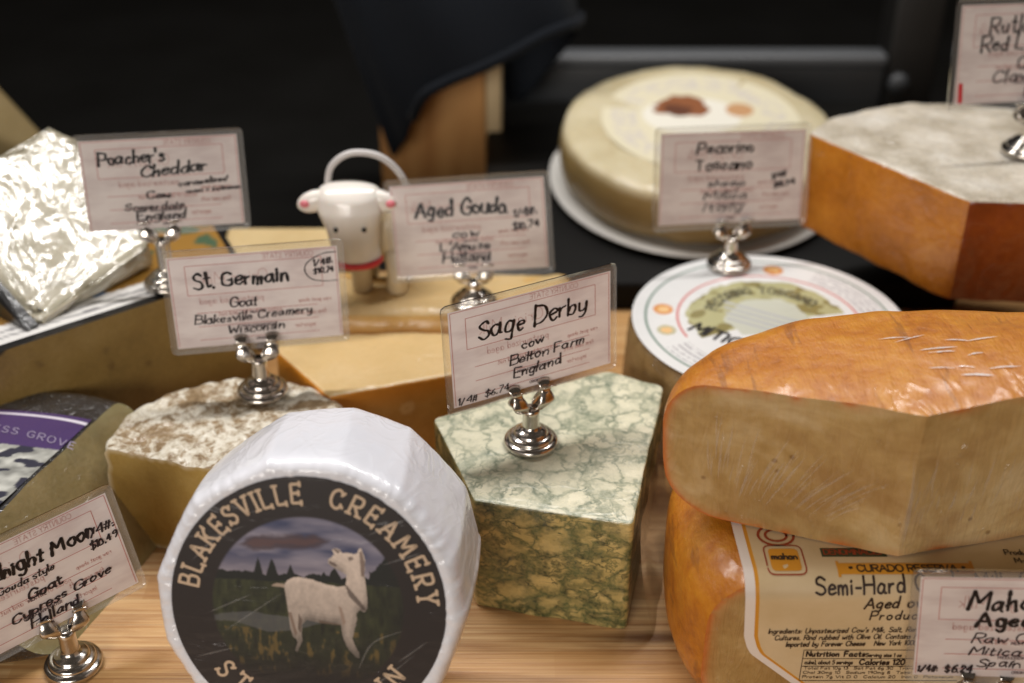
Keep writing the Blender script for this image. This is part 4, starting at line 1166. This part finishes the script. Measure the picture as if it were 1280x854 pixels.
paint_disc('picture_label', .072, peclabel, painted('cream_label', .45, .3), t, lambda x, y, l: Vector((x + .002, y + .008, .0006)), 70, 200)
t2 = thing('white_plate', 'shallow white plate under the cream wheel', 'plate', ctr, (TI, 0, 0))
bm = bmesh.new(); lathe(bm, [(0, -.0480), (.080, -.0480), (.092, -.0470), (.1060, -.0430), (.1075, -.0420), (.1065, -.0410), (.094, -.0440), (.085, -.0450), (0, -.0450)], 120)
for v in bm.verts: v.co.z += .0
part('dish', bm, simple('china', lin(214, 212, 206), .3), t2, world=False)
bmesh_r = None
bm = bmesh.new(); lathe(bm, [(.060, -.0508), (.064, -.0508), (.064, -.0481), (.060, -.0481)], 60); part('foot_ring', bm, simple('china_foot', lin(200, 198, 192), .35), t2, world=False)

# ------------------------------------------------------------------ white cow figurine
t = thing('cow_figurine', 'small white ceramic cow with pink ears and loop handle', 'figurine', (-.083, .656, .0697))
WHT = Mat('white_glaze'); WHT.bs(Base_Color=lin(226, 220, 212), Roughness=.28, Coat_Weight=.4, Coat_Roughness=.1, Subsurface_Weight=.1, Subsurface_Scale=.003); WHT = WHT.m
PK = simple('pink_glaze', lin(208, 112, 122), .35); RD = simple('red_glaze', lin(196, 40, 54), .35); BK = simple('black_glaze', lin(14, 12, 12), .25)
CRM = simple('cream_glaze', lin(206, 190, 158), .35)


def blob(bm, co, r, seg=28, rot=None):
    mx = Matrix.Translation(co) @ (rot or Matrix()) @ Matrix.Diagonal((*r, 1))
    return bmesh.ops.create_uvsphere(bm, u_segments=seg, v_segments=seg // 2, radius=1, matrix=mx)['verts']


hx, hy, hz = -.0905, .6440, .1205
bm = bmesh.new()   # head: broad brow tapering to the muzzle, one skin
rings = []
for q in range(25):
    s = q / 24; z = hz + .0205 - .0500 * s
    wv = np.interp(s, [0, .04, .12, .3, .5, .75, .9, .97, 1], [.006, .0150, .0182, .0190, .0156, .0136, .0140, .0118, .004]); dv = np.interp(s, [0, .04, .12, .3, .6, .9, 1], [.002, .008, .0130, .0155, .0145, .0125, .003])
    rings.append([bm.verts.new((hx + .003 * s + wv * cos(a) * (1 if True else 1), hy - .004 * s + dv * sin(a), z)) for a in np.linspace(0, 2 * pi, 36, endpoint=False)])
for A, B in zip(rings, rings[1:]):
    for i in range(36): bm.faces.new((A[(i + 1) % 36], A[i], B[i], B[(i + 1) % 36]))
bm.faces.new(rings[0]); bm.faces.new(rings[-1][::-1])
hd = part('head', bm, WHT, t); hd.modifiers.new('s', 'SUBSURF').render_levels = 1
for sgn in (-1, 1):
    bm = bmesh.new(); blob(bm, (hx + sgn * .0190, hy - .002, hz + .0100), (.0100, .0052, .0062), rot=Matrix.Rotation(sgn * .35, 4, 'Y'))
    e = part('ear', bm, WHT, t)
    bm = bmesh.new(); blob(bm, (hx + sgn * .0235, hy - .0062, hz + .0102), (.0030, .0016, .0022), 16); q = part('inner_ear', bm, PK, e, world=False); q.data.transform(Matrix.Translation(-Vector(t.location)))
    bm = bmesh.new(); blob(bm, (hx + .0015 + sgn * .0078, hy - .0158, hz - .0010), (.0014, .0012, .0015), 14); part('eye', bm, BK, t)
bm = bmesh.new(); rings = []
for z, f in ((-.0262, .97), (-.0256, 1.01), (-.0240, 1.03), (-.0226, 1.03), (-.0220, .99)):
    rings.append([bm.verts.new((hx + .003 + .0146 * f * cos(a), hy - .0035 + .0130 * f * sin(a), hz + z)) for a in np.linspace(1.04 * pi, 1.96 * pi, 36)])
for A, B in zip(rings, rings[1:]):
    for i in range(35): bm.faces.new((A[i], A[i + 1], B[i + 1], B[i]))
part('red_mouth', bm, RD, t)
bm = bmesh.new(); blob(bm, (-.0700, .660, .1040), (.0200, .0150, .0200)); part('body', bm, CRM, t)
for lx_, ly_ in ((-.0870, .6500), (-.0665, .6480), (-.0850, .667), (-.0645, .667)):
    bm = bmesh.new(); lathe(bm, [(0, .0697), (.0050, .0697), (.0062, .0715), (.0058, .082), (.0066, .096), (0, .097)], 20, lx_, ly_); part('leg', bm, CRM, t)
bm = bmesh.new(); pts = catmull([(-.1030, .1340), (-.1000, .1470), (-.0905, .1545), (-.0780, .1545), (-.0680, .1490), (-.0600, .1370), (-.0570, .118)], 8)
tube(bm, [(x_, .650 + .004 * i / len(pts), z_) for i, (x_, z_) in enumerate(pts)], .0019, 12); part('handle', bm, simple('grey_glaze', lin(196, 192, 190), .35), t)

# ------------------------------------------------------------------ card stands and price cards
def make_stand(name_label, base, yaw, tip, group='metal card stands holding the price cards'):
    """turned nickel base, short stem, spring clip whose tips reach height tip above the base"""
    t = thing('card_stand', name_label, 'card stand', base, (0, 0, yaw), group)
    bm = bmesh.new()
    lathe(bm, [(0, 0), (.0122, 0), (.0131, .0009), (.0133, .0022), (.0127, .0034), (.0113, .0039), (.0107, .0041), (.0108, .0050), (.0102, .0060), (.0088, .0065), (.0082, .0067), (.0081, .0076), (.0072, .0086), (.0056, .0093), (.0046, .0100), (.0041, .0112)], 56)
    part('base', bm, NICKEL, t, world=False)
    zc = tip - .0140
    bm = bmesh.new(); lathe(bm, [(.0041, .0112), (.0040, zc - .001), (.0044, zc + .0012), (.0036, zc + .0022), (0, zc + .0018)], 32); part('stem', bm, NICKEL, t, world=False)
    for sg in (-1, 1):
        bm = bmesh.new()
        for yb in (-1, 1):           # a sprung leaf before and one behind the card
            rows = []
            for j in range(19):
                s = j / 18
                xc = np.interp(s, [0, .18, .4, .7, 1], [.0018, .0046, .0070, .0074, .0080]); z_ = zc + np.interp(s, [0, .18, .4, .7, 1], [.0004, .0022, .0058, .0106, .0140])
                hw = np.interp(s, [0, .15, .32, .5, .68, .82, 1], [.0016, .0030, .0040, .0038, .0024, .0024, .0034])
                yy = np.interp(s, [0, .2, .38, .6, .74, .85, .94, 1], [.0014, .0032, .0040, .0026, .0008, .0010, .0024, .0042])
                rows.append([bm.verts.new((sg * (xc + hw * q), yb * (yy - .0009 * q * q * (1 if s < .7 else .2)), z_ + (.0010 * (1 - q * q) if j == 18 else 0))) for q in np.linspace(-1, 1, 9)])
            for A, B in zip(rows, rows[1:]):
                for i in range(8): bm.faces.new((A[i], A[i + 1], B[i + 1], B[i]))
        bmesh.ops.recalc_face_normals(bm, faces=bm.faces)
        o = part('clip_prong', bm, NICKEL, t, world=False); md = o.modifiers.new('thick', 'SOLIDIFY'); md.thickness = .0005; md.offset = 0
    return t


def make_card(label, loc, ytr, W, rows, mark=None, ghost=1, bow=.0, seed=0):
    """rows: (text, u, v of baseline, cap height as a share of the paper, ink, stroke mm, u1 or None, slant)"""
    H = W * .635; PW, PH = W * .925, H * .875; yw, ti, ro = (rad(a) for a in ytr)
    M = Matrix.Rotation(yw, 4, 'Z') @ Matrix.Rotation(ti, 4, 'X') @ Matrix.Rotation(ro, 4, 'Y')
    bot = Vector(loc) + M.to_3x3() @ Vector((0, 0, -H / 2))
    t = thing('price_card', label, 'price card', bot, M.to_euler(), 'handwritten price cards in metal stands')
    fm = lambda x, z, l: Vector((x, -l + bow * (x / W * 2) ** 2, z + H / 2))
    bm = bmesh.new(); nx = 16
    for s_, l_ in ((1, .0002),):
        g = [[bm.verts.new(fm(-PW / 2 + PW * i / nx, -PH / 2 + PH * j, l_)) for i in range(nx + 1)] for j in (0, 1)]
        for i in range(nx): bm.faces.new((g[0][i], g[0][i + 1], g[1][i + 1], g[1][i])[::s_])
    part('paper', bm, PAPER, t, world=False)
    bm = bmesh.new(); cor = .003
    outer = round_poly([(-W / 2, -H / 2), (W / 2, -H / 2), (W / 2, H / 2), (-W / 2, H / 2)], .003, 120)
    def inner(p): return (max(-PW / 2, min(PW / 2, p[0])), max(-PH / 2, min(PH / 2, p[1])))
    for l_ in (.00035, -.00035):
        O = [bm.verts.new(fm(*p, l_)) for p in outer]; I = [bm.verts.new(fm(*inner(p), l_)) for p in outer]
        for i in range(120):
            j = (i + 1) % 120
            try: bm.faces.new((O[i], O[j], I[j], I[i]))
            except ValueError: pass
        if l_ > 0: O1 = O
        else:
            for i in range(120): bm.faces.new((O1[i], O1[(i + 1) % 120], O[(i + 1) % 120], O[i]))
    bmesh.ops.remove_doubles(bm, verts=bm.verts, dist=1e-6); part('sleeve', bm, LAMINATE, t, world=False)
    U = lambda u: -PW / 2 + PW * u; V = lambda v: PH / 2 - PH * v
    # printed frame, rules
    bm = bmesh.new()
    L_ = [[(U(.10), V(.10)), (U(.90), V(.10))], [(U(.90), V(.10)), (U(.90), V(.42))], [(U(.90), V(.42)), (U(.10), V(.42))], [(U(.10), V(.42)), (U(.10), V(.10))]]
    L_ += [[(U(.14), V(q)), (U(.86), V(q))] for q in (.62, .77, .92)] + [[(U(.012), V(.02)), (U(.012), V(.98))], [(U(.988), V(.98)), (U(.988), V(.02))], [(U(.012), V(.015)), (U(.988), V(.015))]]
    ribbons(bm, L_, .00030, fm, .00035, .02, caps=False); part('printed_rules', bm, PINK, t, world=False)
    bm = bmesh.new()
    for txt, v in (('MILK TYPE', .662), ('PRODUCER/IMPORTER', .812), ('ORIGIN', .962)):
        ls, wd = text_lines(txt, PH * .026, .2); ribbons(bm, put(ls, U(.5) - wd / 2, V(v)), .00032, fm, .0004, .01)
    part('printed_captions', bm, GREYP, t, world=False)
    if ghost:
        bm = bmesh.new(); rg = random.Random(seed)
        for txt, u, v, h in (('COUNTRY STATE', .52, .08, .05), ('Origin Milk', .15, .30, .12), ('pasteurized aged', .2, .52, .07), ('notes of butter and nut', .3, .66, .05), ('raw goat sheep', .72, .58, .04), ('firm semi soft', .70, .72, .045), ('importer', .7, .86, .05)):
            ls, wd = text_lines(txt, PH * h, .2, .05, seed=seed); x0 = U(u + rg.uniform(-.04, .04))
            ribbons(bm, [[(x0 + min(wd, U(.97) - x0) - a * min(1, (U(.97) - x0) / wd), V(v) + b) for a, b in pl] for pl in ls], .0005, fm, .0003, .01)
        part('show_through_print', bm, GHOST, t, world=False)
    for nm, ink in (('title_handwriting', INK), ('detail_handwriting', INK2)):
        bm = bmesh.new()
        for q, (txt, u, v, h, ik, sw, u1, sl, rot) in enumerate(rows):
            if (ik == 'T') != (nm[0] == 't'): continue
            if txt == '(O)':
                ls = [catmull([(u + .10, v - .16), (u + .02, v - .15), (u - .07, v - .07), (u - .09, v + .03), (u - .05, v + .12), (u + .03, v + .15), (u + .10, v + .15)], 6)]
                ls = [[(U(a), V(b)) for a, b in ls[0]]]
            else:
                ls, wd = text_lines(txt, PH * h * (1 if ik == 'T' else .76), .17, .12, sl + (.04 if ik == 'T' else .10), seed=q + seed)
                if u1: f = (U(u1) - U(u)) / wd; ls = [[(a * f, b) for a, b in pl] for pl in ls]
                ls = put(ls, U(u), V(v), rot)
            ribbons(bm, ls, sw * .001, fm, .0005 + q * .00005, .0012, vary=.4, pen=True)
        part(nm, bm, ink, t, world=False)
    if mark:
        bm = bmesh.new(); ribbons(bm, [[(U(mark[0]), V(mark[1])), (U(mark[0] + .005), V(mark[2]))]], .0026, fm, .0006, .002); part('red_mark', bm, REDMARK, t, world=False)
    return t


T, D = 'T', 'D'
make_card('laminated card above the green marbled wedge', (.0096, .5107, .1222), (26.2, -3.2, -.9), .091,
          [('Sage Derby', .17, .36, .19, T, 1.1, .84, .08, .02), ('cow', .43, .57, .13, D, .75, .56, 0, .03), ('Belton Farm', .35, .71, .125, D, .75, .82, .05, .03), ('England', .37, .855, .13, D, .75, .67, .05, .05), ('1/4#', .02, .975, .085, D, .6, .14, 0, .02), ('$6.74', .19, .965, .085, D, .55, .335, 0, .02)], seed=1)
make_stand('nickel stand on top of the green marbled wedge', (.0092, .5040, .0664), rad(26), .0330)
make_card('laminated card with circled price above the crusted half wheel', (-.1297, .5634, .1142), (10.3, -4.5, .5), .091,
          [('St. Germain', .135, .35, .16, T, 1.25, .69, 0, .03), ('(O)', .89, .22, 1, D, .5, None, 0, 0), ('1/4#:', .85, .19, .08, D, .65, .965, 0, .05), ('$10.74', .85, .28, .07, D, .65, .97, 0, .05), ('Goat', .34, .58, .13, D, .75, .50, .05, .03), ('Blakesville Creamery', .12, .74, .12, D, .65, .82, .05, .03), ('Wisconsin', .31, .87, .12, D, .65, .64, .05, .03)], seed=2)
make_stand('nickel stand on the crusted half wheel', (-.1310, .5565, .0605), rad(9), .0335)
make_card('tilted laminated card before the purple label cheese', (-.2108, .4198, .0526), (36.4, -8.1, -5.2), .092,
          [('Midnight Moon', .24, .33, .14, T, 1.2, .87, .12, .0), ('Gouda style', .33, .47, .09, D, .6, .63, .1, .02), ('Goat', .46, .64, .12, D, 1.0, .64, .05, .04), ('Cypress Grove', .34, .79, .11, D, .8, .88, .12, .04), ('Holland', .42, .91, .11, D, .8, .68, .1, .05), ('1/4#:', .83, .34, .10, D, .7, .98, .05, .02), ('$10.49', .83, .46, .09, D, .7, .98, .05, .05)], seed=3)
make_stand('nickel stand on the bamboo before the purple label cheese', (-.2019, .4214, .0003), rad(30), .0345)
make_card('laminated card beside the white cow', (-.0235, .6364, .1172), (.4, -15.2, -3.7), .092,
          [('Aged Gouda', .15, .355, .17, T, 1.35, .75, .05, 0), ('cow', .385, .60, .11, D, .85, .55, 0, 0), ("L'Amuse", .30, .745, .12, D, .85, .62, 0, 0), ('Holland', .31, .875, .12, D, 1.0, .62, 0, 0), ('1/4#:', .79, .42, .10, D, .8, .94, 0, .1), ('$10.74', .78, .56, .09, D, .8, .95, 0, .1)], seed=4)
make_stand('nickel stand on the yellow block mostly hidden behind a card', (-.0218, .6330, .0697), 0, .0270)
make_card('laminated card before the shiny film wrapped wedge', (-.1857, .6220, .1507), (9.4, -10.8, .8), .088,
          [("Poacher's", .11, .275, .135, T, 1.15, .53, .05, .04), ('Cheddar', .365, .415, .115, T, 1.1, .78, .1, .04), ('caramelized', .60, .54, .075, D, .7, .91, .1, .06), ('onion + balsamic', .64, .62, .05, D, .6, .99, .1, .04), ('Cow', .385, .66, .11, D, .8, .53, .05, 0), ('Somerdale,', .24, .785, .10, D, .7, .63, .05, 0), ('England', .31, .90, .115, D, .85, .62, .05, .02)], seed=5)
make_stand('nickel stand on the waxed wheel', (-.1900, .6180, .0910), rad(9), .0400)
make_card('laminated card standing over the round printed label', (.1284, .6835, .1257), (12.7, -14.3, 3.1), .096,
          [('Pecorino', .25, .22, .125, T, 1.1, .64, .05, 0), ('Toscano', .235, .405, .115, T, 1.1, .63, .05, 0), ('sheep', .33, .59, .10, D, .7, .58, .05, 0), ('Mitica', .31, .73, .11, D, .75, .60, .05, 0), ('Italy', .30, .865, .11, D, .7, .57, .05, 0), ('1/4#', .775, .53, .08, D, .9, .875, .05, .15), ('$8.74', .79, .63, .07, D, .9, .94, .05, .15)], seed=6)
make_stand('nickel stand on the round printed label', (.1302, .6765, .0710), rad(12), .0310)
make_card('laminated card with red tick above the floury orange wedge', (.2943, .7030, .1941), (12.6, -13.6, 1.9), .0985,
          [('Rutland', .20, .29, .17, T, 1.0, .62, .05, .02), ('Red Leicester', .155, .47, .155, T, 1.15, .86, .05, .03), ('Cow', .41, .655, .16, D, 1.0, .60, .05, .02), ('Clawson', .245, .795, .155, D, .95, .70, .05, .04), ('UK', .48, .92, .13, D, 1.0, .58, .05, .02)], mark=(.035, .80, .97), seed=7)
make_stand('nickel stand on the floury orange wedge', (.3003, .6960, .1360), rad(12), .0315)
make_card('laminated card before the cream printed label', (.2045, .3735, .0712), (-7.0, -5.6, -4.7), .089,
          [('Mahon', .235, .31, .18, T, 1.2, .58, .05, 0), ('Aged', .28, .49, .15, T, 1.3, .54, .05, .03), ('Raw Cow', .265, .64, .12, D, .6, .62, .1, 0), ('Mitica', .26, .77, .11, D, .6, .50, .1, 0), ('Spain', .30, .89, .11, D, .6, .50, .1, 0), ('1/4#:', .02, .955, .08, D, .7, .115, .05, .02), ('$6.24', .15, .955, .09, D, .7, .28, .05, .02)], seed=8)
make_stand('nickel stand on the bamboo before the cream printed label', (.1945, .3700, .0003), rad(-5), .0470)
